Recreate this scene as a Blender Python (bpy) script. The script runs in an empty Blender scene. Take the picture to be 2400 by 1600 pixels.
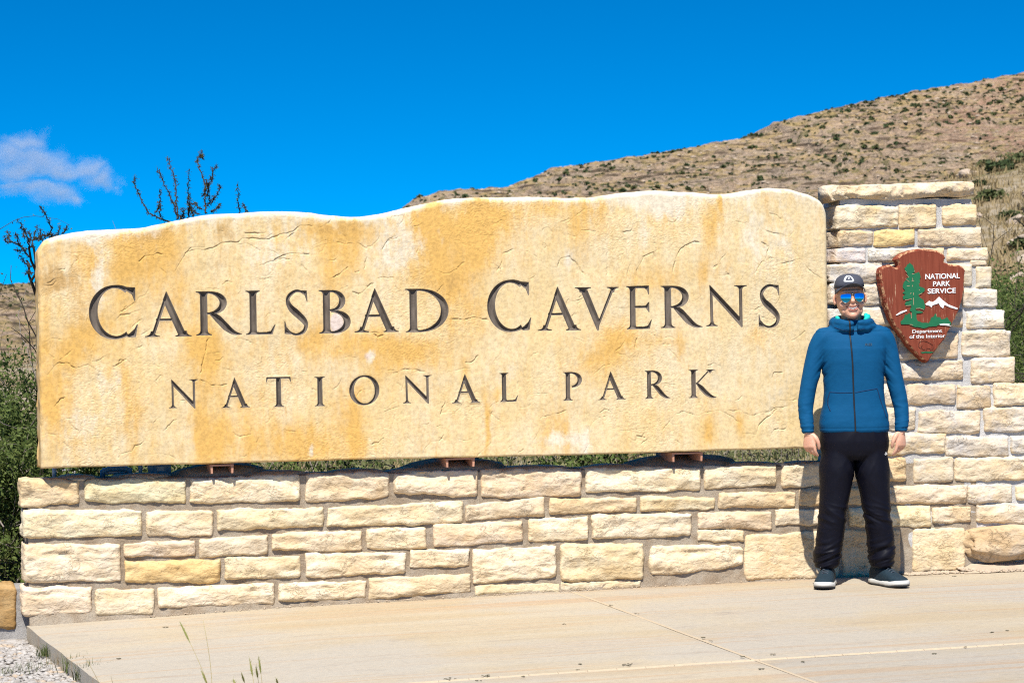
import bpy, bmesh, math, random
import numpy as np
from mathutils import Vector, Matrix
from mathutils.bvhtree import BVHTree

random.seed(7)
rng = np.random.default_rng(7)
scene = bpy.context.scene
COL = scene.collection

# ------------------------------------------------------------------ camera, sky, sun, exposure
# World axes: X along the sign wall (to the right), Y away from the viewer (normal of the wall), Z up.
F, PHI, ROLL, HC = 5100.0, math.radians(15.1), 0.016, 1.467
SP, CP = math.sin(PHI), math.cos(PHI)
SR, CR = math.sin(ROLL), math.cos(ROLL)
D3 = Vector((SP, CP, 0)); R3 = Vector((CP, -SP, 0)); Z3 = Vector((0, 0, 1))
cam_d = bpy.data.cameras.new('camera')
cam = bpy.data.objects.new('camera', cam_d); COL.objects.link(cam)
ex = R3 * CR - Z3 * SR
ey = R3 * SR + Z3 * CR
ez = -D3
mw = Matrix((ex, ey, ez)).transposed().to_4x4()
mw.translation = Vector((0, 0, HC))
cam.matrix_world = mw
cam_d.sensor_width = 36.0
cam_d.lens = F / 2400 * 36.0
cam_d.clip_start = 0.1
cam_d.clip_end = 6000
cam_d.dof.use_dof = True
cam_d.dof.focus_distance = 12.7
cam_d.dof.aperture_fstop = 8.0
scene.camera = cam

LIGHT = Vector((0.40, 1.0, -1.62)).normalized()          # the way sunlight travels
SUN_EL = math.asin(-LIGHT.z)
SUN_AZ = math.atan2(-LIGHT.x, -LIGHT.y)
world = bpy.data.worlds.new('World'); scene.world = world
world.use_nodes = True
wt = world.node_tree
bg = wt.nodes['Background']
sky = wt.nodes.new('ShaderNodeTexSky')
sky.sky_type = 'NISHITA'; sky.sun_disc = False
sky.sun_elevation = SUN_EL; sky.sun_rotation = SUN_AZ
sky.altitude = 1200; sky.air_density = 1.0; sky.dust_density = 0.0; sky.ozone_density = 3.0
tc = wt.nodes.new('ShaderNodeTexCoord')
vm = wt.nodes.new('ShaderNodeVectorMath'); vm.operation = 'MULTIPLY_ADD'
vm.inputs[1].default_value = (1, 1, 1.9); vm.inputs[2].default_value = (0, 0, 0.085)
wt.links.new(tc.outputs['Generated'], vm.inputs[0])
wt.links.new(vm.outputs[0], sky.inputs['Vector'])
hs = wt.nodes.new('ShaderNodeHueSaturation')
hs.inputs['Hue'].default_value = 0.500
hs.inputs['Saturation'].default_value = 1.85
hs.inputs['Value'].default_value = 1.0
wt.links.new(sky.outputs[0], hs.inputs['Color'])
wt.links.new(hs.outputs[0], bg.inputs['Color'])
bg.inputs['Strength'].default_value = 0.105
sun_d = bpy.data.lights.new('sun', 'SUN'); sun_d.energy = 4.9; sun_d.angle = math.radians(0.53)
sun_d.color = (1.0, 0.955, 0.88)
sun = bpy.data.objects.new('sun', sun_d); COL.objects.link(sun)
sun.rotation_euler = LIGHT.to_track_quat('-Z', 'Y').to_euler()
scene.view_settings.view_transform = 'Standard'
scene.view_settings.look = 'None'
scene.view_settings.exposure = 0.75
scene.view_settings.gamma = 1.0
scene.view_settings.use_curve_mapping = False
scene.render.engine = 'CYCLES'
scene.cycles.max_bounces = 6
scene.cycles.volume_bounces = 1
scene.cycles.use_denoising = False
scene.cycles.pixel_filter_type = 'BLACKMAN_HARRIS'
scene.cycles.filter_width = 1.15

# ------------------------------------------------------------------ surveying helpers
def ray(px, py):
    x, y = px - 1200.0, 800.0 - py
    xu = (x * CR + y * SR) / F; yu = (-x * SR + y * CR) / F
    return SP + CP * xu, CP - SP * xu, yu
def at(px, py, Y):                       # sight line -> point on the plane Y = const
    dx, dy, dz = ray(px, py); t = Y / dy
    return (dx * t, Y, HC + dz * t)
def atd(px, py, t):                      # sight line -> point at a given depth
    dx, dy, dz = ray(px, py)
    return (dx * t, dy * t, HC + dz * t)
def atz(px, py, Z):                      # sight line -> point on the ground
    dx, dy, dz = ray(px, py); t = (Z - HC) / dz
    return (dx * t, dy * t, Z)

# ------------------------------------------------------------------ numpy noise
_perm = np.random.default_rng(3).permutation(256); _perm = np.concatenate([_perm, _perm, _perm])
_g3 = np.random.default_rng(5).normal(size=(256, 3)); _g3 /= np.linalg.norm(_g3, axis=1)[:, None]
def pnoise(x, y, z=0.0):
    x, y, z = np.broadcast_arrays(np.asarray(x, float), np.asarray(y, float), np.asarray(z, float))
    xi, yi, zi = np.floor(x).astype(int), np.floor(y).astype(int), np.floor(z).astype(int)
    xf, yf, zf = x - xi, y - yi, z - zi
    u, v, w = [f * f * f * (f * (f * 6 - 15) + 10) for f in (xf, yf, zf)]
    out = 0.0
    for a in (0, 1):
        for b in (0, 1):
            for c in (0, 1):
                h = _perm[_perm[_perm[(xi + a) & 255] + ((yi + b) & 255)] + ((zi + c) & 255)]
                g = _g3[h]
                d = g[..., 0] * (xf - a) + g[..., 1] * (yf - b) + g[..., 2] * (zf - c)
                out = out + d * (u if a else 1 - u) * (v if b else 1 - v) * (w if c else 1 - w)
    return out * 1.5
def fbm(x, y, z=0.0, o=4, g=0.5):
    s = 0.0; a = 1.0; f = 1.0
    for i in range(o):
        s = s + a * pnoise(x * f + i * 17.3, y * f + i * 5.1, np.asarray(z) * f + i * 9.7); a *= g; f *= 2.03
    return s
def ridged(x, y, z=0.0, o=4):
    s = 0.0; a = 1.0; f = 1.0
    for i in range(o):
        s = s + a * (1 - 2 * np.abs(pnoise(x * f + i * 11.3, y * f + i * 7.1, np.asarray(z) * f + i * 3.7))); a *= 0.5; f *= 2.1
    return s
def sstep(a, b, x):
    t = np.clip((x - a) / (b - a), 0, 1); return t * t * (3 - 2 * t)

# ------------------------------------------------------------------ object helpers
def tag(o, label=None, cat=None, group=None, kind=None):
    if label: o['label'] = label
    if cat: o['category'] = cat
    if group: o['group'] = group
    if kind: o['kind'] = kind
    return o
def link(o, parent=None):
    COL.objects.link(o)
    if parent is not None: o.parent = parent
    return o
def empty(name, loc=(0, 0, 0), rz=0.0):
    o = bpy.data.objects.new(name, None); o.location = loc; o.rotation_euler = (0, 0, rz)
    o.empty_display_size = 0.1
    return link(o)
def mesh(name, v, f, smooth=False):
    me = bpy.data.meshes.new(name)
    v = np.asarray(v, np.float32)
    if isinstance(f, np.ndarray):
        n, k = f.shape
        me.vertices.add(len(v)); me.vertices.foreach_set('co', v.ravel())
        me.loops.add(n * k); me.loops.foreach_set('vertex_index', f.astype(np.int32).ravel())
        me.polygons.add(n)
        me.polygons.foreach_set('loop_start', np.arange(0, n * k, k, dtype=np.int32))
        me.polygons.foreach_set('loop_total', np.full(n, k, np.int32))
        me.update(calc_edges=True)
    else:
        me.from_pydata(v.tolist(), [], f); me.update()
    if smooth: me.polygons.foreach_set('use_smooth', np.ones(len(me.polygons), bool))
    return me
def obj(name, me, m, parent=None, loc=None):
    o = bpy.data.objects.new(name, me)
    if m is not None and len(me.materials) == 0: me.materials.append(m)
    if loc is not None: o.location = loc
    return link(o, parent)
class MB:
    """collects shapes that become ONE mesh"""
    def __init__(s): s.v = []; s.f = []; s.n = 0
    def add(s, v, f):
        v = np.asarray(v, float).reshape(-1, 3)
        s.v.append(v); s.f.extend([tuple(int(i) + s.n for i in q) for q in f]); s.n += len(v)
        return s
    def box(s, c, sz, rot=None):
        q = np.array([[x, y, z] for x in (-.5, .5) for y in (-.5, .5) for z in (-.5, .5)]) * np.array(sz)
        if rot is not None: q = q @ np.array(rot).T
        return s.add(q + np.array(c), [(0, 1, 3, 2), (4, 6, 7, 5), (0, 4, 5, 1), (2, 3, 7, 6), (0, 2, 6, 4), (1, 5, 7, 3)])
    def tube(s, pts, rad, n=6, cap=True, flat=1.0):
        pts = np.asarray(pts, float); m = len(pts)
        rad = np.full(m, rad) if np.isscalar(rad) else np.asarray(rad, float)
        tan = np.gradient(pts, axis=0); tan /= np.linalg.norm(tan, axis=1)[:, None] + 1e-12
        a = np.array([0, 0, 1.0]) if abs(tan[0][2]) < .9 else np.array([1.0, 0, 0])
        u = np.cross(tan[0], a); u /= np.linalg.norm(u)
        V = []
        for i in range(m):
            u = u - tan[i] * np.dot(u, tan[i]); u /= np.linalg.norm(u) + 1e-12
            w = np.cross(tan[i], u)
            for k in range(n):
                t = 2 * math.pi * k / n
                V.append(pts[i] + rad[i] * (math.cos(t) * u + flat * math.sin(t) * w))
        Fc = [(i * n + k, i * n + (k + 1) % n, (i + 1) * n + (k + 1) % n, (i + 1) * n + k) for i in range(m - 1) for k in range(n)]
        if cap: Fc += [tuple(range(n - 1, -1, -1)), tuple((m - 1) * n + k for k in range(n))]
        return s.add(V, Fc)
    def loft(s, rings, cap=True):
        n = len(rings[0]); V = np.concatenate([np.asarray(r, float) for r in rings]); m = len(rings)
        Fc = [(i * n + k, i * n + (k + 1) % n, (i + 1) * n + (k + 1) % n, (i + 1) * n + k) for i in range(m - 1) for k in range(n)]
        if cap: Fc += [tuple(range(n - 1, -1, -1)), tuple((m - 1) * n + k for k in range(n))]
        return s.add(V, Fc)
    def ball(s, c, r, nu=16, nv=10, rot=None):
        V = []; Fc = []
        for j in range(nv + 1):
            th = math.pi * j / nv
            for i in range(nu):
                ph = 2 * math.pi * i / nu
                V.append((math.sin(th) * math.cos(ph), math.sin(th) * math.sin(ph), math.cos(th)))
        V = np.array(V) * np.array(r)
        if rot is not None: V = V @ np.array(rot).T
        for j in range(nv):
            for i in range(nu):
                Fc.append((j * nu + i, (j + 1) * nu + i, (j + 1) * nu + (i + 1) % nu, j * nu + (i + 1) % nu))
        return s.add(V + np.array(c), Fc)
    def prism(s, poly, y0, y1):              # polygon in XZ extruded along Y
        n = len(poly)
        V = [(x, y0, z) for x, z in poly] + [(x, y1, z) for x, z in poly]
        Fc = [tuple(range(n)), tuple(range(2 * n - 1, n - 1, -1))] + [(k, k + n, (k + 1) % n + n, (k + 1) % n) for k in range(n)]
        return s.add(V, Fc)
    def mesh(s, name, smooth=False):
        me = mesh(name, np.concatenate(s.v), s.f, smooth)
        bm = bmesh.new(); bm.from_mesh(me); bmesh.ops.recalc_face_normals(bm, faces=bm.faces); bm.to_mesh(me); bm.free()
        if smooth: me.polygons.foreach_set('use_smooth', np.ones(len(me.polygons), bool))
        return me
    def build(s, name, m, parent=None, smooth=False, loc=None):
        return obj(name, s.mesh(name, smooth), m, parent, loc)
def remeshed(me, voxel, smooth=6, fac=0.5):
    """one continuous skin round overlapping shapes"""
    o = bpy.data.objects.new('tmp', me); COL.objects.link(o)
    r = o.modifiers.new('r', 'REMESH'); r.mode = 'VOXEL'; r.voxel_size = voxel
    if smooth:
        s_ = o.modifiers.new('s', 'SMOOTH'); s_.factor = fac; s_.iterations = smooth
    dg = bpy.context.evaluated_depsgraph_get(); dg.update()
    out = bpy.data.meshes.new_from_object(o.evaluated_get(dg))
    bpy.data.objects.remove(o); 
    out.polygons.foreach_set('use_smooth', np.ones(len(out.polygons), bool))
    out.materials.clear()
    return out
def coords(me):
    a = np.empty(len(me.vertices) * 3, np.float32); me.vertices.foreach_get('co', a); return a.reshape(-1, 3).astype(float)
def normals(me):
    a = np.empty(len(me.vertices) * 3, np.float32); me.vertices.foreach_get('normal', a); return a.reshape(-1, 3).astype(float)
def setco(me, v):
    me.vertices.foreach_set('co', np.asarray(v, np.float32).ravel()); me.update()
def fattr(me, name, a):
    at_ = me.attributes.new(name, 'FLOAT', 'POINT'); at_.data.foreach_set('value', np.asarray(a, np.float32))

# ------------------------------------------------------------------ materials
class Mat:
    def __init__(s, name, rough=0.9, spec=0.2):
        s.m = bpy.data.materials.new(name); s.m.use_nodes = True
        s.t = s.m.node_tree; s.b = s.t.nodes['Principled BSDF']
        s.b.inputs['Roughness'].default_value = rough
        s.b.inputs['Specular IOR Level'].default_value = spec
        s._pos = None
    def n(s, typ, **kw):
        nd = s.t.nodes.new('ShaderNode' + typ)
        for k, v in kw.items():
            if hasattr(nd, k) and not isinstance(getattr(type(nd), k, None), type(None)) and k not in nd.inputs: setattr(nd, k, v)
            else: s.put(nd.inputs[k], v)
        return nd
    def put(s, sock, v):
        if hasattr(v, 'is_output'): s.t.links.new(v, sock)
        elif isinstance(v, (tuple, list)) and len(v) == 3 and sock.type == 'RGBA': sock.default_value = (*v, 1)
        else: sock.default_value = v
    def pos(s):
        if s._pos is None: s._pos = s.t.nodes.new('ShaderNodeNewGeometry').outputs['Position']
        return s._pos
    def vec(s, scale=(1, 1, 1), add=(0, 0, 0), src=None):
        nd = s.t.nodes.new('ShaderNodeVectorMath'); nd.operation = 'MULTIPLY_ADD'
        s.put(nd.inputs[0], src or s.pos()); nd.inputs[1].default_value = scale; nd.inputs[2].default_value = add
        return nd.outputs[0]
    def noise(s, scale, detail=5, rough=0.55, vec=None, dist=0.0):
        nd = s.t.nodes.new('ShaderNodeTexNoise')
        s.put(nd.inputs['Vector'], vec or s.pos())
        nd.inputs['Scale'].default_value = scale; nd.inputs['Detail'].default_value = detail
        nd.inputs['Roughness'].default_value = rough; nd.inputs['Distortion'].default_value = dist
        return nd.outputs['Fac']
    def voro(s, scale, vec=None, feat='F1', out='Distance'):
        nd = s.t.nodes.new('ShaderNodeTexVoronoi'); nd.feature = feat
        s.put(nd.inputs['Vector'], vec or s.pos()); nd.inputs['Scale'].default_value = scale
        return nd.outputs[out]
    def ramp(s, fac, lo, hi, a=0.0, b=1.0):
        nd = s.t.nodes.new('ShaderNodeMapRange'); nd.interpolation_type = 'SMOOTHSTEP'
        s.put(nd.inputs[0], fac); nd.inputs[1].default_value = lo; nd.inputs[2].default_value = hi
        nd.inputs[3].default_value = a; nd.inputs[4].default_value = b
        return nd.outputs[0]
    def math(s, op, a, b=0.0):
        nd = s.t.nodes.new('ShaderNodeMath'); nd.operation = op
        s.put(nd.inputs[0], a); s.put(nd.inputs[1], b); return nd.outputs[0]
    def mix(s, fac, a, b, blend='MIX'):
        nd = s.t.nodes.new('ShaderNodeMix'); nd.data_type = 'RGBA'; nd.blend_type = blend
        s.put(nd.inputs[0], fac); s.put(nd.inputs[6], a); s.put(nd.inputs[7], b); return nd.outputs[2]
    def attr(s, name):
        nd = s.t.nodes.new('ShaderNodeAttribute'); nd.attribute_name = name; return nd.outputs['Fac']
    def objinfo(s, out): return s.t.nodes.new('ShaderNodeObjectInfo').outputs[out]
    def col(s, v): s.put(s.b.inputs['Base Color'], v); return s
    def bump(s, h, dist, strength=1.0):
        nd = s.t.nodes.new('ShaderNodeBump'); s.put(nd.inputs['Height'], h)
        nd.inputs['Distance'].default_value = dist; nd.inputs['Strength'].default_value = strength
        s.t.links.new(nd.outputs[0], s.b.inputs['Normal']); return s
def plain(name, c, rough=0.6, metal=0.0, spec=0.3, var=0.12, vs=40.0):
    M = Mat(name, rough, spec)
    f = M.noise(vs, 4)
    M.col(M.mix(f, tuple(x * (1 - var) for x in c), tuple(min(1, x * (1 + var)) for x in c)))
    M.b.inputs['Metallic'].default_value = metal
    return M.m
# ------------------------------------------------------------------ shared materials
def limestone(name, cream, pale, ochre, och_amt, grey=None, grey_amt=0.0):
    M = Mat(name, 0.92, 0.12)
    p = M.pos()
    rnd = M.objinfo('Random')
    big = M.noise(5.0, 4, 0.6, M.vec((1, 1, 1.6)))
    c = M.mix(M.ramp(big, 0.35, 0.65), cream, pale)
    o = M.math('ADD', M.noise(7.0, 6, 0.65, M.vec((1, 1, 1), (9, 4, 2))), M.math('MULTIPLY', M.math('SUBTRACT', rnd, 0.5), 0.22))
    c = M.mix(M.math('MULTIPLY', M.ramp(o, 0.52, 0.74), och_amt), c, ochre)
    if grey:
        g = M.noise(4.0, 6, 0.7, M.vec((1, 1, 1), (3, 8, 5)))
        c = M.mix(M.math('MULTIPLY', M.ramp(g, 0.48, 0.66), grey_amt), c, grey)
    sp = M.noise(60, 3, 0.7)
    c = M.mix(M.ramp(sp, 0.3, 0.7, 0.86, 1.06), (0, 0, 0), c)
    pit = M.ramp(M.noise(95, 2, 0.5), 0.26, 0.34, 0.45, 1.0)
    c = M.mix(pit, (0.16, 0.11, 0.06), c)
    c = M.mix(1.0, c, M.objinfo('Color'), 'MULTIPLY')
    M.col(c)
    cr = M.ramp(M.math('ABSOLUTE', M.math('SUBTRACT', M.noise(13, 5, 0.6, M.vec((1, 1, 2.1)), 0.9), 0.5)), 0.0, 0.035)
    cm_ = M.ramp(M.noise(7, 3, 0.5, M.vec((1, 1, 1), (6, 1, 3))), 0.54, 0.64)
    h = M.math('ADD', M.noise(16, 4, 0.55, M.vec((1, 1, 1.9)), 0.5), M.math('MULTIPLY', M.noise(70, 4, 0.65), 0.16))
    h = M.math('ADD', h, M.math('MULTIPLY', M.math('MULTIPLY', cr, cm_), 0.32))
    M.bump(h, 0.012, 0.9)
    return M.m
M_STONE = limestone('limestone_base', (0.63, 0.485, 0.295), (0.67, 0.56, 0.395), (0.58, 0.38, 0.17), 0.4)
M_STONE2 = limestone('limestone_pillar', (0.61, 0.475, 0.305), (0.66, 0.565, 0.43), (0.56, 0.38, 0.15), 0.45, (0.52, 0.49, 0.45), 0.75)
def mortar(name, a, b):
    M = Mat(name, 0.95, 0.1)
    f = M.noise(6, 6, 0.65)
    c = M.mix(M.ramp(f, 0.35, 0.65), a, b)
    c = M.mix(M.ramp(M.noise(150, 2), 0.35, 0.6, 0.78, 1.05), (0, 0, 0), c)
    M.col(c)
    M.bump(M.math('ADD', M.noise(30, 5, 0.7), M.math('MULTIPLY', M.noise(160, 3), 0.5)), 0.008, 0.7)
    return M.m
M_MORT = mortar('mortar_tan', (0.265, 0.20, 0.135), (0.355, 0.30, 0.23))
M_MORT2 = mortar('mortar_grey', (0.42, 0.405, 0.385), (0.51, 0.495, 0.475))

# ------------------------------------------------------------------ terrain: ground sheet, hills, spur
_ridge_px = [(956, 484), (987, 462), (1042, 449), (1135, 443), (1203, 437), (1221, 425), (1277, 408), (1295, 396), (1382, 383),
             (1486, 368), (1566, 356), (1659, 339), (1751, 323), (1813, 308), (1826, 286), (1875, 274), (1967, 252), (2091, 227),
             (2183, 209), (2276, 194), (2400, 172)]
YR = 620.0
_rx = [at(x, y, YR)[0] for x, y in _ridge_px]; _rz = [at(x, y, YR)[2] for x, y in _ridge_px]
RX = np.array([-900, -300, 12, 45, 90, 118] + _rx + [430, 600, 1100]); RZ = np.array([20, 17, 19.5, 19.5, 21, 27] + _rz + [102, 118, 120])
def hill_h(X, Y):
    wob = 14 * pnoise(X / 60, Y / 60, 2.2)
    ridge = np.interp(X + 0.0 * wob, RX, RZ)
    foot = 400.0 + 30 * pnoise(X / 130, 7.7)
    s = np.clip((Y + wob * (Y < YR - 30) - foot) / (YR - foot), 0, 1)
    prof = s * 0.92 + 0.08 * s * s
    z = -1.0 + (ridge + 1.0) * prof
    led = 2.3                                                       # limestone ledges
    q = z / led + 0.9 * pnoise(X / 45, Y / 45, 8.8) + .25 * pnoise(X / 9, Y / 9, 1.8)
    st = (np.floor(q) + sstep(0.55, 0.85, q - np.floor(q)) - q) * led
    cl_ = sstep(262, 318, X + 8 * pnoise(X / 20, Y / 20, 5)); s_c = s + .03 * pnoise(X / 25, Y / 60, 3)
    z = z + cl_ * 9.0 * (sstep(.44, .475, s_c) - sstep(.30, .92, s))
    edge = np.clip((YR + 4 - Y) / 22, 0, 1) * np.clip((Y - foot) / 40, 0, 1)
    amt = .35 + .65 * sstep(-0.35, 0.25, fbm(X / 40, Y / 30, 4.1, 3)) 
    z = z + st * 0.95 * amt * edge
    z = z + edge * (1.6 * fbm(X / 14, Y / 14, 1.0, 5, 0.6) + 1.4 * np.maximum(ridged(X / 9, Y / 9, 3.0, 3) - 0.6, 0))
    z = z + (1 - edge) * (Y > 560) * 0.8 * np.maximum(fbm(X / 5, Y / 5, 6.0, 4), -0.2)
    z = np.where(Y > YR + 4, z - (Y - YR - 4) * 0.10, z)
    return z
def ground_h(X, Y):
    sp = 12.5 * sstep(22, 128, Y + 6 * pnoise(X / 30, Y / 30)) * sstep(38, 66, X - .505 * (Y - 120) + 3 * pnoise(Y / 20, 3.3)) * (1 - 0.75 * sstep(150, 260, Y))
    z = -0.16 - 0.55 * sstep(14, 60, Y) * (1 - sstep(22, 60, X)) + sp
    z = z + 0.10 * fbm(X / 3.0, Y / 3.0, 0.5, 3) * sstep(13.2, 20, Y) + 0.35 * fbm(X / 11, Y / 11, 1.5, 3) * sstep(25, 70, Y)
    z = np.where(Y < 13.0, -0.150 + 0.006 * fbm(X / .3, Y / .3, 0, 3), z)
    return z - 6 * sstep(330, 470, Y)
def axis(stops):
    a = [stops[0][0]]
    for (p, _), (q, st) in zip(stops[:-1], stops[1:]):
        n = max(1, int(round((q - p) / st))); a += list(p + (q - p) * (np.arange(n) + 1) / n)
    return np.array(a)
def grid_mesh(name, xs, ys, zf):
    X, Y = np.meshgrid(xs, ys); Z = zf(X, Y)
    v = np.stack([X, Y, Z], -1).reshape(-1, 3); nx = len(xs); ny = len(ys)
    i = (np.arange(ny - 1)[:, None] * nx + np.arange(nx - 1)[None]).reshape(-1)
    return mesh(name, v, np.stack([i, i + 1, i + nx + 1, i + nx], 1), True)

Mg = Mat('ground_soil', 0.95, 0.1)
big = Mg.noise(0.05, 5, 0.6); mid = Mg.noise(0.9, 6, 0.6); fine = Mg.noise(9, 5, 0.7)
c = Mg.mix(Mg.ramp(mid, 0.4, 0.62), (0.33, 0.275, 0.195), (0.225, 0.175, 0.095))
c = Mg.mix(Mg.ramp(big, 0.45, 0.6), c, (0.235, 0.17, 0.09))
c = Mg.mix(Mg.ramp(Mg.noise(0.35, 6, 0.65), 0.55, 0.68), c, (0.17, 0.16, 0.07))
c = Mg.mix(Mg.ramp(fine, 0.3, 0.7, 0.6, 1.15), (0, 0, 0), c)
Mg.col(c); Mg.bump(Mg.noise(6, 8, 0.65), 0.05, 0.8)
xs = axis([(-900, 1), (-120, 60), (-20, 6), (-4, 1), (9, .5), (40, 1.2), (130, 2.5), (300, 10), (1100, 60)])
ys = axis([(-60, 1), (-5, 8), (7, 1.0), (13, .25), (24, .4), (60, 1.5), (160, 2.5), (320, 8), (520, 20)])
ground = obj('ground', grid_mesh('ground', xs, ys, ground_h), Mg.m); tag(ground, kind='structure')

Mh = Mat('hillside', 0.95, 0.08)
soil = Mh.mix(Mh.ramp(Mh.noise(0.035, 5, 0.6), 0.38, 0.62), (0.47, 0.335, 0.17), (0.38, 0.28, 0.13))
rock = Mh.mix(Mh.ramp(Mh.noise(0.12, 6, 0.65), 0.35, 0.65), (0.44, 0.32, 0.225), (0.36, 0.275, 0.205))
rockm = Mh.ramp(Mh.noise(0.16, 7, 0.7, Mh.vec((1, 1, 2.4))), 0.46, 0.58)
gz = Mh.t.nodes.new('ShaderNodeNewGeometry'); sx = Mh.t.nodes.new('ShaderNodeSeparateXYZ'); Mh.t.links.new(gz.outputs['Normal'], sx.inputs[0])
steep = Mh.ramp(sx.outputs['Z'], 0.62, 0.88, 1.0, 0.0)
rockm = Mh.math('MAXIMUM', rockm, steep)
c = Mh.mix(rockm, soil, rock)
bands = Mh.noise(1.0, 8, .7, Mh.vec((.045, .045, .42)), .6); bands2 = Mh.noise(1.0, 6, .65, Mh.vec((.09, .09, .95), (7, 7, 7)), .4)
c = Mh.mix(Mh.ramp(bands, .50, .58, 0, .75), c, (0.36, 0.285, 0.225))
c = Mh.mix(Mh.ramp(bands2, .54, .60, 0, .9), c, (0.085, 0.062, 0.045))  # dark ledge lines: ledge shading painted in, the frontal sun gives little
c = Mh.mix(Mh.ramp(bands2, .44, .36, 0, .7), c, (0.52, 0.40, 0.28))
sxp = Mh.t.nodes.new('ShaderNodeSeparateXYZ'); Mh.t.links.new(Mh.pos(), sxp.inputs[0])
red = Mh.math('MULTIPLY', Mh.ramp(sxp.outputs['X'], 255, 330), Mh.ramp(Mh.noise(0.045, 4, 0.6, Mh.vec((1, 1, 1), (50, 20, 7))), 0.40, 0.58, 0.15, 0.9))
c = Mh.mix(Mh.math('MULTIPLY', red, rockm), c, (0.43, 0.255, 0.18))
c = Mh.mix(Mh.ramp(Mh.noise(0.30, 6, 0.72), 0.54, 0.63, 0, 0.8), c, (0.14, 0.13, 0.055))
c = Mh.mix(Mh.ramp(Mh.noise(0.9, 5, 0.75), 0.36, 0.64, 0.55, 1.15), (0.05, 0.042, 0.025), c)
crk_shade = Mh.ramp(Mh.noise(0.30, 7, 0.75, Mh.vec((.7, 1, 3.0), (5, 5, 5))), 0.34, 0.43, 0.30, 1.0)  # crevice shade painted into the hillside colour
c = Mh.mix(crk_shade, (0.09, 0.07, 0.055), c)
c = Mh.mix(1.0, c, (0.90, 0.88, 0.84), 'MULTIPLY')
Mh.col(c); Mh.bump(Mh.noise(0.5, 9, 0.7, Mh.vec((1, 1, 2.0))), 1.6, 1.0)
xs = axis([(-900, 1), (-60, 60), (0, 6), (60, 1.0), (130, 3), (365, .62), (430, 4), (1100, 60)])
ys = axis([(330, 1), (396, 8), (500, 1.5), (628, .42), (700, 8), (1100, 60)])
hills = obj('hills', grid_mesh('hills', xs, ys, hill_h), Mh.m); tag(hills, kind='structure')

# ------------------------------------------------------------------ scrub, rocks and grass on the slopes
def lump(nu, nv, amp, seed, flat=1.0):
    m = MB().ball((0, 0, 0), (1, 1, 1), nu, nv); v = np.array(m.v[0])
    k = 1 + amp * fbm(v[:, 0] * 1.7 + seed * 7, v[:, 1] * 1.7, v[:, 2] * 1.7 + seed, 3)
    v = v * k[:, None]; v[:, 2] *= flat
    return v, m.f
def leafmat(name, a, b, tr=0.25):
    M = Mat(name, 0.75, 0.2)
    r = M.objinfo('Random'); f = M.noise(11, 3)
    M.col(M.mix(M.ramp(f, 0.3, 0.7), a, b))
    if tr:
        t = M.t.nodes.new('ShaderNodeBsdfTranslucent'); M.put(t.inputs[0], tuple(x * 1.5 for x in b))
        mx = M.t.nodes.new('ShaderNodeMixShader'); mx.inputs[0].default_value = tr
        M.t.links.new(M.b.outputs[0], mx.inputs[1]); M.t.links.new(t.outputs[0], mx.inputs[2])
        M.t.links.new(mx.outputs[0], M.t.nodes['Material Output'].inputs[0])
    return M.m
M_SCRUB = leafmat('scrub_leaves', (0.026, 0.042, 0.016), (0.058, 0.078, 0.026), 0.0)
M_SCRUB2 = leafmat('scrub_leaves_olive', (0.042, 0.056, 0.018), (0.085, 0.095, 0.032), 0.0)
M_ROCKH = plain('hill_rock', (0.36, 0.285, 0.215), 0.95, 0, 0.1, 0.25, 1.2)
def tufts(n_leaf, seed, size, up=0.5):
    """a bush as many small leaf clumps round a hollow centre"""
    r = np.random.default_rng(seed)
    d = r.normal(size=(n_leaf, 3)); d /= np.linalg.norm(d, axis=1)[:, None]; d[:, 2] = np.abs(d[:, 2]) * 0.95 - 0.12
    rad = r.uniform(0.45, 1.0, n_leaf) * (1 + 0.38 * fbm(d[:, 0] * 1.6 + seed, d[:, 1] * 1.6, d[:, 2] * 1.6, 2))
    p = d * rad[:, None]; p[:, 2] *= up * 2
    a = r.normal(size=(n_leaf, 3)); a /= np.linalg.norm(a, axis=1)[:, None]
    b = np.cross(a, r.normal(size=(n_leaf, 3))); b /= np.linalg.norm(b, axis=1)[:, None]
    sz = size * r.uniform(.6, 1.3, n_leaf)[:, None]
    v = np.stack([p - a * sz, p + b * sz * .6, p + a * sz, p - b * sz * .6], 1).reshape(-1, 3)
    return v, np.arange(n_leaf * 4).reshape(-1, 4)
bush_me = []
for k in range(4):
    v, f = tufts(90, 20 + k, 0.34, 0.42)
    me = mesh('scrub_bush', v, f); me.materials.append(M_SCRUB if k % 2 == 0 else M_SCRUB2); bush_me.append(me)
def dens(X, Y): return np.clip(sstep(-0.25, 0.45, fbm(X / 34, Y / 16, 9.0, 3)) + .8 * sstep(230, 300, X) * sstep(575, 590, Y) * sstep(618, 604, Y), 0, 1)
cand = []
while len(cand) < 13000:
    x = rng.uniform(-10, 372); y = rng.uniform(405, 622)
    if x < 60 and y < 500: continue
    if rng.uniform() < 0.10 + 0.90 * dens(x, y): cand.append((x, y, rng.uniform(0.45, 1.25) ** 1.5 * 1.35))
cand = np.array(cand); cz = hill_h(cand[:, 0], cand[:, 1])
order = np.argsort(-cand[:, 2])
in_view = [i for i in order if cand[i, 0] > 135 and 520 < cand[i, 1]][:240]
iv = set(in_view)
for n, i in enumerate(in_view):
    o = bpy.data.objects.new('scrub_bush', bush_me[n % 4]); s = cand[i, 2] * .48
    o.location = (cand[i, 0], cand[i, 1], cz[i]); o.scale = (s * 1.1, s * 1.1, s * 1.25); o.rotation_euler = (0, 0, rng.uniform(0, 6.28))
    link(o); tag(o, 'small dark green bush dotted on the tan rocky hillside', 'bush', 'bushes on the rocky hillside')
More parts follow.
